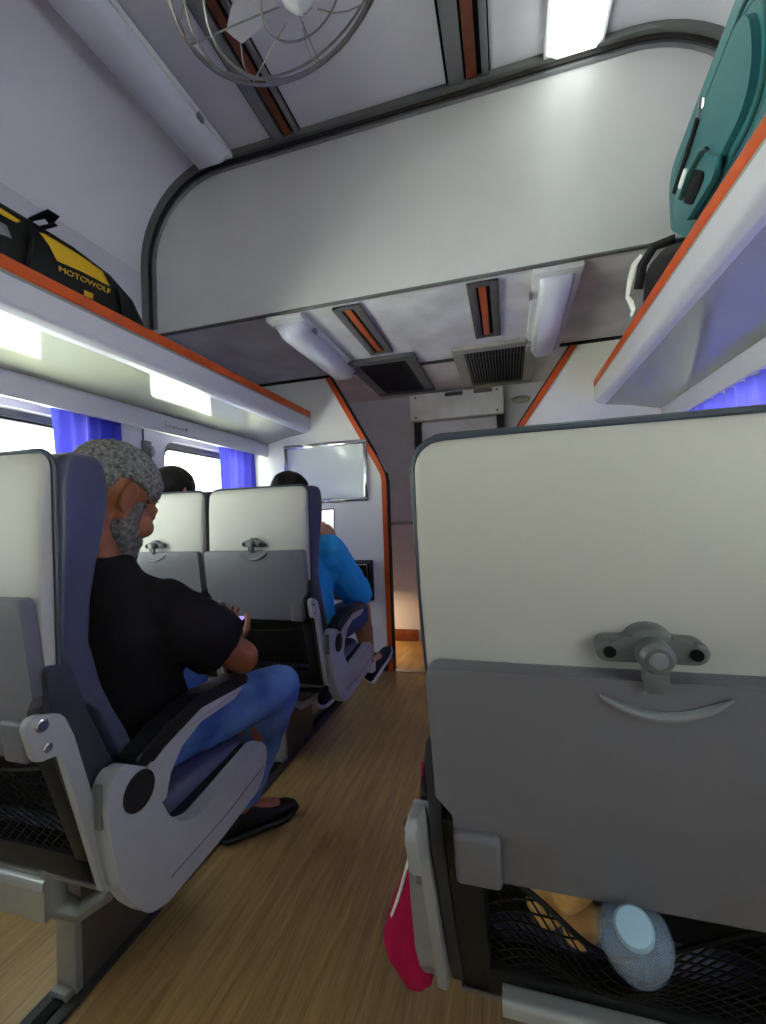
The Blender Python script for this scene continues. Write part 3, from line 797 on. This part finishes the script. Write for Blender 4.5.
def head_shapes(bm, H, voxel_ear=True):
    """H maps head-local to world"""
    def b(c, r, rot=None): 
        m = B(); ball(m, c, r, 20, rot)
        for v in m.verts: v.co = H(v.co)
        me = bpy.data.meshes.new('x'); m.to_mesh(me); m.free(); bm.from_mesh(me); bpy.data.meshes.remove(me)
    def c(p0, r0, p1, r1): 
        m = B(); cap_(m, p0, r0, p1, r1, 12)
        for v in m.verts: v.co = H(v.co)
        me = bpy.data.meshes.new('x'); m.to_mesh(me); m.free(); bm.from_mesh(me); bpy.data.meshes.remove(me)
    b((0, -.012, .040), (.075, .097, .082)); b((0, .035, -.025), (.065, .062, .085)); b((0, .040, -.080), (.046, .050, .032))
    b((0, .076, -.100), (.022, .020, .018)); c((0, .088, .012), .009, (0, .103, -.026), .012)
    for s in (-1, 1):
        b((s*.011, .094, -.032), (.010, .010, .008)); c((s*.012, .086, .022), .011, (s*.046, .068, .020), .010)
        b((s*.047, .060, -.028), (.026, .029, .025)); c((s*.046, .012, -.050), .022, (s*.028, .065, -.092), .020)
        r = Matrix.Rotation(s*.45, 3, 'Z')
        b((s*.072, -.018, -.004), (.009, .016, .025), r); 
        m = B(); tube(m, [V((s*(.078-.003*math.cos(t)), -.020+.015*math.cos(t), .000+.025*math.sin(t))) for t in [math.radians(a) for a in range(-70, 221, 20)]], .0046, 8)
        for v in m.verts: v.co = H(v.co)
        me = bpy.data.meshes.new('x'); m.to_mesh(me); m.free(); bm.from_mesh(me); bpy.data.meshes.remove(me)
        b((s*.075, -.012, -.027), (.007, .008, .009))
    for s in (-1, 1): b((s*.031, .0785, .0085), (.0155, .0105, .0075))
    c((-.018, .089, -.062), .007, (.018, .089, -.062), .007); c((-.014, .087, -.072), .007, (.014, .087, -.072), .007)

def headmap(c, pitch, yaw, roll, s):
    R = Matrix.Rotation(math.radians(-yaw), 3, 'Z') @ Matrix.Rotation(math.radians(roll), 3, 'Y') @ Matrix.Rotation(math.radians(-pitch), 3, 'X')
    c = V(c); return lambda p: c+R @ (V(p)*s)

def hair_shell(H, amp, thick, line, scale=60, grow=1.06, r=(.075, .097, .082)):
    bm = B(); bmesh.ops.create_icosphere(bm, subdivisions=5, radius=1)
    cut = []
    for v in bm.verts:
        d = v.co.copy(); p = V((d.x*r[0]*grow, d.y*r[1]*grow-.012, d.z*r[2]*grow+.040))
        if not line(p): cut.append(v)
        v.co = p
    bmesh.ops.delete(bm, geom=cut, context='VERTS')
    seen = set(); best = []
    for v0 in bm.verts:
        if v0 in seen: continue
        comp = []; st = [v0]; seen.add(v0)
        while st:
            v = st.pop(); comp.append(v)
            for e_ in v.link_edges:
                q = e_.other_vert(v)
                if q not in seen: seen.add(q); st.append(q)
        if len(comp) > len(best): best = comp
    keep = set(best); bmesh.ops.delete(bm, geom=[v for v in bm.verts if v not in keep], context='VERTS')
    bm.normal_update()
    for v in bm.verts: v.co += v.normal*(noise.noise(v.co*scale)*amp+noise.noise(v.co*scale*2.3)*amp*.5)
    bmesh.ops.solidify(bm, geom=bm.faces[:], thickness=thick)
    for v in bm.verts: v.co = H(v.co)
    return bm

def torso(bm, rings, n=24, e=.8):
    R = []
    for c, rx, ry in rings:
        c = V(c); R.append([c+V((rx*math.copysign(abs(math.cos(t))**e, math.cos(t)), ry*math.copysign(abs(math.sin(t))**e, math.sin(t)), 0)) for t in [2*PI*k/n for k in range(n)]])
    loft(bm, R)

def person(J, label, skin, shirt, legs, shoe, hair, headc, pitch, yaw, roll, hs, sleeve=.8, pants=1.0, origin=(0, 0, 0), voxel=.0045, hood=False, beard=None, curl=.6, sw=1.0, hands=None, shoe_dirs=None, hairline=None, socks=False):
    H = headmap(headc, pitch, yaw, roll, hs)
    g = {k: V(v) for k, v in J.items()}
    bm = B()
    head_shapes(bm, H)
    cap_(bm, H((0, -.030, -.045)), .050*hs, g['neck']+V((0, 0, -.02)), .057*hs)
    torso(bm, [(g['pelvis']+V((0, 0, -.06)), .13, .09), (g['pelvis'], .14, .095), ((g['pelvis']+g['chest'])/2, .13, .09), (g['chest'], .145, .10), (g['chest']+V((0, 0, .08)), .115, .07), (g['neck']+V((0, 0, -.01)), .054, .050)])
    for s in 'RL':
        cap_(bm, g['sh'+s], .048, g['el'+s], .044); cap_(bm, g['el'+s], .044, g['el'+s]+(g['wr'+s]-g['el'+s])*.35, .043); cap_(bm, g['el'+s]+(g['wr'+s]-g['el'+s])*.35, .043, g['wr'+s], .027)
        cap_(bm, g['neck']+V((0, 0, -.04)), .034, g['sh'+s], .042)
        cap_(bm, g['hip'+s], .070, g['kn'+s], .052); cap_(bm, g['kn'+s], .052, g['an'+s], .036)
        kd = (g['kn'+s]-g['an'+s]); cap_(bm, g['an'+s]+kd*.72+V((0, -.012, 0)), .055, g['an'+s]+kd*.4, .045)
        fd = V(shoe_dirs[s]); cap_(bm, g['an'+s]+V((0, 0, -.02)), .034, g['an'+s]+fd*.12+V((0, 0, -.045)), .026)
        if hands and s in hands:
            f, n, th = hands[s]; hand(bm, g['wr'+s], f, n, th, 1.0, curl)
    body = bake(bm, voxel, 3)
    root = obj('person', body, skin, origin=origin, angle=180); tag(root, label, 'person')
    # shirt
    bm = B()
    torso(bm, [(g['pelvis']+V((0, 0, -.03)), .165, .125), (g['pelvis']+V((0, .0, .06)), .172, .135), ((g['pelvis']+g['chest'])/2, .168, .130), (g['chest'], .178, .130), (g['chest']+V((0, 0, .07)), .165, .115), (g['neck']+V((0, -.005, -.020)), .088, .074), (g['neck']+V((0, -.012, .018)), .068, .064)])
    for s in 'RL':
        ss = g['sh'+s]; e = g['el'+s]; w = g['wr'+s]
        cap_(bm, g['neck']+V((0, 0, -.045)), .058, ss, .064); ball(bm, ss, .068, 16)
        if sleeve <= 1: cap_(bm, ss, .068*sw**.5, ss+(e-ss)*sleeve, .066*sw, h1=False)
        else:
            cap_(bm, ss, .068*sw, e, .062*sw); cap_(bm, e, .062*sw, e+(w-e)*(sleeve-1), .042*sw, h1=False)
        cap_(bm, ss+(e-ss)*.2+V((0, -.02, -.03)), .060, g['chest']+(ss-g['chest'])*.5+V((0, 0, -.05)), .09)
    if hood: ball(bm, g['neck']+V((0, -.075, .01)), (.10, .055, .06), 16)
    o = obj('shirt', bake(bm, .006, 4, .007, 16), shirt, root, angle=180)
    # trousers
    bm = B(); ball(bm, g['pelvis']+V((0, .0, -.02)), (.172, .125, .085), 20)
    for s in 'RL':
        h = g['hip'+s]; k = g['kn'+s]; a = g['an'+s]
        cap_(bm, g['pelvis']+V((0, .02, -.02)), .10, h, .092)
        if pants < .6:
            cap_(bm, h, .090, h+(k-h)*pants*1.9, .085, h1=False)
        else:
            cap_(bm, h, .090, k, .070); cap_(bm, k, .070, a+(k-a)*.10, .056, h1=False)
    obj('shorts' if pants < .6 else 'jeans', bake(bm, .006, 4, .006, 22), legs, root, angle=180)
    # shoes
    for s in 'RL':
        a = g['an'+s]; fd = V(shoe_dirs[s]).normalized(); side = fd.cross(V((0, 0, 1))).normalized(); up = side.cross(fd).normalized()
        heel = a-fd*.065-up*.098*1.0
        def ringp(t, w, h0, h1, n=16):
            c = heel+fd*t; return [c+side*(w*math.cos(2*PI*k/n))+up*((h0+h1)/2+(h1-h0)/2*math.copysign(abs(math.sin(2*PI*k/n))**.7, math.sin(2*PI*k/n))) for k in range(n)]
        bm = B(); loft(bm, [ringp(.0, .022, .02, .07), ringp(.012, .033, .015, .098), ringp(.06, .038, .014, .11), ringp(.11, .040, .014, .095), ringp(.16, .045, .014, .068), ringp(.21, .046, .014, .055), ringp(.25, .038, .015, .046), ringp(.275, .018, .018, .035)])
        so = obj('shoe', bm, shoe, root, angle=80)
        bm = B(); loft(bm, [ringp(-.004, .024, 0, .022), ringp(.01, .036, 0, .024), ringp(.06, .040, 0, .022), ringp(.12, .042, 0, .02), ringp(.20, .049, 0, .02), ringp(.255, .040, 0.002, .022), ringp(.281, .018, .006, .022)])
        obj('sole', bm, M['sole'] if socks else M['dark'], so, angle=50)
        if socks:
            bm = B(); cap_(bm, a+V((0, 0, -.02)), .040, a+(g['kn'+s]-a)*.12, .041, h0=False, h1=False); obj('sock', bm, M['white'], root)
    # hair, beard, eyes
    ht, hl, amp, sc = hair
    obj('hair', hair_shell(H, amp, .010, hairline, sc, hl), ht, root, angle=180)
    for s in (-1, 1):
        bm = B(); ball(bm, H((s*.031, .0775, .002)), .0115*hs, 12); e = obj('eye', bm, M['eye'], root)
    if beard:
        bm = B()
        def bb(p, r): ball(bm, (0, 0, 0), r, 16); 
        tmp = B()
        ball(tmp, (0, .066, -.090), (.050, .048, .038), 20); cap_(tmp, (-.026, .090, -.052), .010, (.026, .090, -.052), .010)
        for s in (-1, 1):
            cap_(tmp, (s*.061, .024, .004), .010, (s*.058, .028, -.050), .018); cap_(tmp, (s*.052, .014, -.056), .022, (s*.034, .066, -.090), .025); cap_(tmp, (s*.056, .034, -.045), .016, (s*.040, .070, -.080), .020)
            cap_(tmp, (s*.026, .090, -.052), .010, (s*.034, .078, -.085), .013)
        ob = bake(tmp, .0035, 3, .0035, 160)
        for v in ob.verts: v.co = H(v.co)
        bm.free(); obj('beard', ob, beard, root, angle=180)
    return root
M['eye'] = mat('dark_eye', '#2a1c16', .15, .6)

def line_man(p):   # cropped hair: keep crown, back and temples, leave face, ears and nape free
    if p.y > .060 and p.z < .085: return False
    if abs(p.x) > .028 and -.050 < p.y < .022 and p.z < .028: return False
    if p.y > .032 and p.z < .030: return False
    return p.z > (-.026 if p.y < -.02 else -.03)
man = person(dict(pelvis=(-.97, .885, .575), chest=(-.945, .825, .86), neck=(-.925, .805, 1.015), shR=(-.800, .865, .893), elR=(-.722, 1.055, .728), wrR=(-.845, 1.19, .715),
                  shL=(-1.10, .86, .93), elL=(-1.145, 1.04, .72), wrL=(-1.00, 1.20, .735), hipR=(-.885, .92, .565), hipL=(-1.08, .92, .565), knR=(-.735, 1.27, .565), knL=(-1.11, 1.29, .56),
                  anR=(-.940, 1.335, .11), anL=(-1.13, 1.30, .11)),
             'grey-haired bearded man in black t-shirt and jeans looking down at his phone', M['skin'], M['tee'], M['denim'], M['shoe'],
             (M['hairgrey'], 1.075, .0035, 150), (-.915, .83, 1.165), 33, 8, 4, 1.10, sleeve=.66, sw=1.3, origin=(-.97, .80, 0), beard=M['beard'],
             hands={'R': ((-.60, .78, .12), (-.45, -.1, .88), 1), 'L': ((.5, .8, .1), (.5, -.3, .8), -1)}, shoe_dirs={'R': (.58, .81, -.02), 'L': (-.1, 1, 0)}, hairline=line_man)
def line_dark(p):
    if p.y > .060 and p.z < .075: return False
    if p.y > .030 and p.z < .0: return False
    return p.z > -.045
blue = person(dict(pelvis=(-.97, 1.885, .575), chest=(-.955, 1.83, .86), neck=(-.955, 1.81, 1.035), shR=(-.80, 1.86, .945), elR=(-.752, 2.085, .725), wrR=(-.875, 2.105, .955),
                   shL=(-1.11, 1.86, .94), elL=(-1.14, 2.07, .74), wrL=(-1.04, 2.12, .95), hipR=(-.885, 1.92, .565), hipL=(-1.08, 1.92, .565), knR=(-.795, 2.27, .600), knL=(-1.08, 2.28, .575),
                   anR=(-.900, 2.70, .145), anL=(-1.07, 2.38, .115)),
              'seated person in bright blue top and slate shorts holding up a phone', M['skin2'], M['hoodie'], M['shorts'], M['sneaker'],
              (M['hairblack'], 1.09, .004, 25), (-.965, 1.83, 1.20), 12, 10, 0, 1.0, sleeve=1.80, sw=1.3, pants=.46, origin=(-.97, 1.80, 0), hood=True,
              hands={'R': ((-.35, .05, .95), (-.8, .55, .25), 1), 'L': ((.3, .05, .95), (.8, .55, .2), -1)}, shoe_dirs={'R': (.30, .75, .60), 'L': (0, 1, 0)}, hairline=line_dark, socks=True, curl=.45)
win = person(dict(pelvis=(-1.50, 1.885, .575), chest=(-1.53, 1.83, .88), neck=(-1.56, 1.79, 1.075), shR=(-1.40, 1.84, .98), elR=(-1.36, 1.98, .74), wrR=(-1.42, 2.18, .64),
                  shL=(-1.70, 1.84, .98), elL=(-1.72, 1.98, .74), wrL=(-1.60, 2.18, .64), hipR=(-1.41, 1.92, .565), hipL=(-1.58, 1.92, .565), knR=(-1.40, 2.27, .575), knL=(-1.60, 2.28, .575),
                  anR=(-1.40, 2.36, .115), anL=(-1.60, 2.38, .115)),
             'passenger by the far left window, only dark crown of head showing', M['skin2'], M['shorts'], M['tee'], M['shoe'],
             (M['hairblack'], 1.12, .003, 25), (-1.585, 1.80, 1.255), 10, 0, 0, 1.05, sleeve=.7, origin=(-1.50, 1.80, 0), voxel=.006,
             hands={'R': ((0, .9, -.3), (0, -.3, -.9), 1), 'L': ((0, .9, -.3), (0, -.3, -.9), -1)}, shoe_dirs={'R': (0, 1, 0), 'L': (0, 1, 0)}, hairline=line_dark)
# stripe on shorts
# phones
def phone(c, right, up, w, h, screen, label):
    r = V(right).normalized(); u = V(up); u = (u-r*u.dot(r)).normalized(); n = r.cross(u)   # n points to the viewer of the screen
    root = thing('phone', c, label, 'phone')
    c = V(c)
    def slab(hw, hh, t0, t1, rad):
        bm = B(); poly = rpoly([(-hw, -hh), (hw, -hh), (hw, hh), (-hw, hh)], rad, 4)
        prism(bm, poly, 'z', t0, t1, .001, 1)
        for v in bm.verts: v.co = c+r*v.co.x+u*v.co.y+n*v.co.z
        return bm
    obj('case', slab(w/2, h/2, -.008, 0, .009), M['phone'], root); obj('screen', slab(w/2-.004, h/2-.007, -.001, .001, .005), screen, root)
    return root
phone((-.922, 1.258, .750), (.9, -.25, .05), (.15, .88, .38), .072, .150, M['screen'], 'dark phone with violet lit screen held by the grey-haired man')
phone((-.925, 2.155, 1.085), (1, .1, .05), (-.02, .30, 1), .074, .155, M['paper'], 'phone with white screen held up by the person in bright blue')

# ------------------------------------------------------------------ luggage
# teal suitcase on the right rack
yaw = Matrix.Rotation(math.radians(-4), 3, 'Z'); cc = V((.75, 1.47, 1.935))
def SC(p): return cc+yaw @ (V(p)-cc)
root = thing('suitcase', cc, 'teal soft suitcase lying on the right luggage rack', 'suitcase')
x0, x1 = .607, .90
def casepoly(i, rad):
    k = i*.45
    return rpoly([(1.06+i, 1.935+i), (1.60-k, 1.935+i), (1.885-i, 2.15+k*.4), (1.885-i, 2.355-i), (1.06+i, 2.355-i)], [rad, .10, .06, rad*.8, rad], 12)
bm = B(); prism(bm, casepoly(0, .15), 'x', x0, x1, .05, 6)
for v in bm.verts: v.co = SC(v.co)
obj('shell', bm, M['teal'], root, angle=60)
for i, r_, d in ((.052, .0050, .002), (.064, .0065, .0), (.078, .0050, .002)):
    bm = B(); tube(bm, [SC((x0+d, p[0], p[1])) for p in casepoly(i, .13)], r_, 8, closed=True); obj('zipper', bm, M['tealdark'] if r_ > .006 else M['teal'], root)
bm = B(); prism(bm, casepoly(.098, .11), 'x', x0-.018, x0+.03, .016, 5)
for v in bm.verts: v.co = SC(v.co)
obj('front_pocket', bm, M['teal'], root, angle=60)
def pan(name, pts, rad, a, b, m, bev=.004):
    bm = B(); prism(bm, rpoly(pts, rad, 5), 'x', a, b, bev, 3)
    for v in bm.verts: v.co = SC(v.co)
    return obj(name, bm, m, root, angle=50)
pan('handle_panel', [(1.38, 1.99), (1.60, 2.015), (1.745, 2.11), (1.72, 2.165), (1.49, 2.160), (1.34, 2.02)], .035, x0-.030, x0-.012, M['teal'], .008)
pan('handle_recess', [(1.405, 2.030), (1.535, 2.024), (1.635, 2.098), (1.50, 2.108)], .025, x0-.0335, x0-.026, M['black'], .001)
pan('name_tag', [(1.566, 2.152), (1.635, 2.143), (1.660, 2.166), (1.590, 2.178)], .004, x0-.034, x0-.020, M['white'], .001)
bm = B(); tube(bm, [SC((x0-.036, y, z)) for y, z in ((1.385, 2.082), (1.43, 2.106), (1.53, 2.118), (1.63, 2.108))], [(.004, .008)]*4, 8); obj('carry_handle', bm, M['tealdark'], root)
bm = B(); tube(bm, [SC((x0-.014, y, z)) for y, z in ((1.462, 2.285), (1.475, 2.266), (1.485, 2.245))], [(.005, .011)]*3, 8); obj('zipper_pull', bm, M['chrome'], root)
bm = B(); tube(bm, [SC((x0-.022, y, z)) for y, z in ((1.485, 2.245), (1.53, 2.235), (1.60, 2.222), (1.68, 2.21), (1.74, 2.20))], [(.004, .009)]*5, 8); obj('side_strap', bm, M['bagblack'], root)

# black bag beyond the suitcase
def blob_bag(name, rings, m, parent):
    bm = B(); R = []
    n = 28
    for y, xc, zc, rx, rz, e in rings:
        r = []
        for k in range(n):
            t = 2*PI*k/n; c, s = math.cos(t), math.sin(t)
            r.append(V((xc+rx*math.copysign(abs(c)**e, c), y, zc+rz*math.copysign(abs(s)**e, s))))
        R.append(r)
    loft(bm, R)
    for v in bm.verts: v.co += V((noise.noise(v.co*14), noise.noise(v.co*14+V((5, 0, 0))), noise.noise(v.co*14+V((0, 7, 0)))))*.012
    return obj(name, bm, m, parent, angle=70)
root = thing('backpack', (.74, 1.9, 1.868), 'black bag with dangling white strap squeezed under and beyond the teal suitcase', 'bag')
blob_bag('body', [(1.30, .76, 1.892, .10, .022, .6), (1.33, .76, 1.895, .16, .032, .6), (1.58, .755, 1.897, .175, .031, .6), (1.68, .752, 1.922, .178, .054, .6), (1.80, .75, 1.960, .178, .092, .6), (1.88, .75, 1.980, .175, .112, .6), (1.92, .75, 1.99, .172, .118, .6), (1.98, .75, 2.005, .168, .122, .6), (2.06, .75, 2.005, .165, .122, .6), (2.12, .75, 1.99, .15, .105, .6), (2.16, .75, 1.965, .09, .06, .7)], M['bagblack'], root)
bm = B(); tube(bm, [(.66, 1.92, 2.13), (.595, 1.95, 2.13), (.572, 2.02, 2.10), (.570, 2.08, 2.03)], [(.005, .018)]*4, 8); obj('shoulder_strap', bm, M['bagblack'], root)
bm = B(); tube(bm, [(.570, 2.01, 2.135), (.548, 2.05, 2.12), (.545, 2.10, 2.085), (.545, 2.15, 2.035), (.545, 2.10, 1.985), (.545, 2.07, 1.94), (.542, 2.10, 1.93)], [(.0015, .010), (.0015, .011), (.0015, .012), (.0015, .010), (.0015, .012), (.0015, .012), (.0015, .013)], 8); obj('white_strap', bm, M['white'], root)

# black and yellow duffel on the left rack
root = thing('duffel_bag', (-1.60, 1.0, 1.862), 'black duffel with yellow panel and lettering on the left rack', 'bag')
bx, bz = -1.605, 1.958
prof = [(.40, .06, .06), (.43, .14, .11), (.55, .172, .130), (.80, .175, .136), (1.05, .176, .140), (1.20, .174, .140), (1.34, .170, .130), (1.45, .158, .106), (1.54, .120, .072), (1.575, .04, .03)]
def pr(y):
    for (a, r1, h1), (b, r2, h2) in zip(prof, prof[1:]):
        if a <= y <= b: u = (y-a)/(b-a); return r1+(r2-r1)*u, h1+(h2-h1)*u
    return prof[-1][1:]
def bzc(y): return 1.862+pr(y)[1]*.93
def surf(y, z, off=0):   # point on the aisle side of the bag at height z
    rx, rz = pr(y); bz = bzc(y); s = max(-1, min(1, (z-bz)/rz)); s0 = math.copysign(abs(s)**(1/.5), s); c0 = math.sqrt(max(0, 1-s0*s0))
    return V((bx+(rx+off)*c0**.5, y, bz+(rz+off*1.0)*s))
bm = B(); n = 36; R = []
ys = sorted(set([p[0] for p in prof]+[.48, .65, .9, 1.0, 1.1, 1.15, 1.2, 1.3, 1.38, 1.45]))
for y in ys:
    rx, rz = pr(y); r = []; bz = bzc(y)
    for k in range(n):
        t = 2*PI*k/n; c, s = math.cos(t), math.sin(t)
        r.append(V((bx+rx*math.copysign(abs(c)**.5, c), y, bz+rz*math.copysign(abs(s)**.5, s))))
    R.append(r)
loft(bm, R); obj('body', bm, M['bagblack'], root, angle=70)
def patch(name, poly, m, off=.004):
    # fill polygon (y,z) with a grid and lay it on the bag surface
    bm = B(); vs = [bm.verts.new((0, p[0], p[1])) for p in poly]; f = bm.faces.new(vs)
    bmesh.ops.triangulate(bm, faces=[f]); bmesh.ops.subdivide_edges(bm, edges=bm.edges[:], cuts=5, use_grid_fill=True); bmesh.ops.triangulate(bm, faces=bm.faces[:])
    for v in bm.verts: v.co = surf(v.co.y, v.co.z, off)
    bmesh.ops.solidify(bm, geom=bm.faces[:], thickness=.002)
    return obj(name, bm, m, root, angle=180)
patch('yellow_panel', [(1.055, 2.066), (1.075, 2.074), (1.17, 2.074), (1.29, 2.066), (1.296, 2.044), (1.318, 2.022), (1.20, 2.016), (1.108, 2.004), (1.085, 2.04)], M['yellow'])
patch('yellow_panel', [(.80, 2.066), (.94, 2.070), (1.00, 2.066), (.985, 2.052), (.93, 2.05), (.80, 2.05)], M['yellow'])
patch('grey_panel', [(.86, 2.03), (.955, 2.025), (.968, 1.995), (.86, 1.975)], M['slotgrey'])
def txt(p):
    y = 1.218+p.x*1.22; z = 1.993+p.y*.92+.10*(y-1.218)
    q = surf(y, z, .003); q.x += p.z; return q
bm = text_bm('MOTOWOLF', .029, txt, .0012); bmesh.ops.triangulate(bm, faces=bm.faces[:]); 
obj('lettering', bm, M['yellow'], root, smooth=False)
patch('yellow_tag', [(1.206, 1.955), (1.243, 1.959), (1.241, 1.939), (1.207, 1.936)], M['yellow'])
bm = B(); tube(bm, [surf(1.02, 1.90, .004), surf(1.02, 1.97, .005), surf(1.03, 2.03, .006), V((-1.50, 1.04, 2.085)), V((-1.47, 1.065, 2.13)), V((-1.455, 1.10, 2.165)), V((-1.45, 1.125, 2.155))], [(.004, .020), (.004, .022), (.004, .022), (.005, .016), (.005, .013), (.005, .022), (.005, .026)], 8); obj('carry_strap', bm, M['bagblack'], root)
bm = B(); tube(bm, [V((-1.49, 1.03, 2.07)), V((-1.47, 1.075, 2.10)), V((-1.455, 1.11, 2.13)), V((-1.45, 1.125, 2.145))], [(.004, .012)]*4, 8); obj('carry_strap', bm, M['bagblack'], root)
patch('end_pocket', [(1.345, 2.035), (1.40, 2.02), (1.455, 1.975), (1.45, 1.91), (1.38, 1.90)], M['bagblack'], .010)

# crimson striped bag beside the right armrest
def crimson():
    root = thing('cloth_bag', (-.19, .77, .34), 'crimson cloth bag with white stripes hanging beside the right armrest', 'bag')
    out = [(.66, .52), (.75, .555), (.86, .50), (.885, .40), (.84, .325), (.76, .30), (.69, .33), (.655, .42)]
    bm = B(); rows = []
    base = rpoly([(-.175, .575), (-.190, .50), (-.222, .42), (-.237, .385), (-.222, .345), (-.185, .305), (-.155, .305), (-.150, .40), (-.150, .575)], .012, 3)
    for y, s in ((.70, .55), (.705, .85), (.73, 1), (.80, 1.0), (.825, .85), (.83, .5)):
        cx_, cz_ = -.185, .43; rows.append([V((cx_+(p[0]-cx_)*s, y, cz_+(p[1]-cz_)*s)) for p in base])
    loft(bm, rows)
    for v in bm.verts: v.co += V((noise.noise(v.co*18), 0, noise.noise(v.co*18+V((3, 3, 3)))))*.008
    obj('cloth', bm, M['pink'], root, angle=70)
    for d in (0, .012):
        bm = B(); pts = [V((-.176+d*.9, .716, .550-d*.5)), V((-.190+d*.9, .715, .500-d*.5)), V((-.203+d*.9, .715, .460-d*.5)), V((-.216+d*.9, .716, .425-d*.5))]
        tube(bm, pts, [(.002, .0035)]*4, 6); obj('stripe', bm, M['white'], root)
    bm = B(); tube(bm, [(-.165, .75, .55), (-.16, .75, .62), (-.158, .76, .665)], [(.003, .010)]*3, 6); obj('strap', bm, M['pink'], root)
crimson()

# ------------------------------------------------------------------ things in the right seat's pocket
def lump(c, r, name, m, label=None, parent=None, rot=None, nz=.004, ns=25):
    bm = B(); bmesh.ops.create_icosphere(bm, subdivisions=4, radius=1)
    R = rot or Matrix.Identity(3)
    for v in bm.verts:
        p = V((v.co.x*r[0], v.co.y*r[1], v.co.z*r[2])); p += v.co*noise.noise(V(c)*9+p*ns)*nz; v.co = V(c)+R @ p
    return obj(name, bm, m, parent, angle=180)
tag(lump((.060, .575, .648), (.024, .020, .040), 'bread_roll', M['bread'], rot=Matrix.Rotation(.5, 3, 'Y')), 'smooth pale bread roll on top in the seat pocket', 'bread roll', 'bread rolls in the seat pocket')
tag(lump((.036, .585, .618), (.026, .018, .040), 'bread_roll', M['bread'], rot=Matrix.Rotation(.5, 3, 'Y'), nz=.006), 'browner bread roll under the net at the pocket corner', 'bread roll', 'bread rolls in the seat pocket')
tag(lump((.072, .590, .588), (.024, .016, .030), 'bread_roll', M['bread'], rot=Matrix.Rotation(.6, 3, 'Y'), nz=.006), 'lowest bread roll squeezed behind the net beside the bottle', 'bread roll', 'bread rolls in the seat pocket')
cp = V((.108, .505, .669)); ax = V((.15, .66, -.74)).normalized()
root = thing('water_bottle', cp+ax*.18, 'clear plastic water bottle with pale blue cap in the seat pocket', 'bottle')
bm = B(); lathe(bm, cp, ax, [(0, .0165), (.004, .0190), (.018, .0190), (.019, .014)], 24); obj('cap', bm, M['cap'], root)
prof_b = [(.018, .014), (.026, .016), (.034, .024), (.046, .034), (.060, .038), (.078, .038), (.082, .036), (.096, .038), (.120, .038), (.138, .036), (.144, .02)]
bm = B(); lathe(bm, cp, ax, prof_b, 28); obj('bottle_body', bm, M['bottle'], root)
bm = B(); lathe(bm, cp, ax, [(.070, .010), (.071, .0345), (.100, .035), (.120, .035), (.136, .034), (.142, .015)], 28); obj('water', bm, M['water'], root)

# ------------------------------------------------------------------ light
w = bpy.data.worlds.new('sky'); scn.world = w; w.use_nodes = True
bg = w.node_tree.nodes['Background']; bg.inputs['Color'].default_value = (.93, .93, 1.0, 1); bg.inputs['Strength'].default_value = 3.8
su = bpy.data.lights.new('sun', 'SUN'); su.energy = 55; su.angle = .03; su.color = (1, .97, .92)
so_ = bpy.data.objects.new('sun', su); C.objects.link(so_); so_.location = (0, 20, 30); so_.rotation_euler = V((.0, .48, .88)).to_track_quat('Z', 'Y').to_euler()
# warm fill light added in place of the sunbeam on the vestibule floor
li = bpy.data.lights.new('vestibule_sun_fill', 'AREA'); li.energy = 3.0; li.color = (1, .72, .35); li.size = .12
lo = bpy.data.objects.new('vestibule_sun_fill', li); C.objects.link(lo); lo.location = (-1.15, 3.45, .45)

# ------------------------------------------------------------------ camera
cam = bpy.data.cameras.new('camera'); co = bpy.data.objects.new('camera', cam); C.objects.link(co)
cam.sensor_fit = 'VERTICAL'; cam.sensor_height = 36; cam.lens = 36*436.5/1024; cam.clip_start = .02
Rm = Matrix(((.9607, .0391, .2749), (.2753, -.0022, -.9614), (-.0370, .9992, -.0129)))
co.matrix_world = Matrix.Translation((0, 0, 1.1)) @ Rm.to_4x4()
scn.camera = co
scn.view_settings.view_transform = 'Standard'; scn.view_settings.look = 'None'; scn.view_settings.gamma = 1
scn.view_settings.use_curve_mapping = False; scn.view_settings.exposure = 0.5
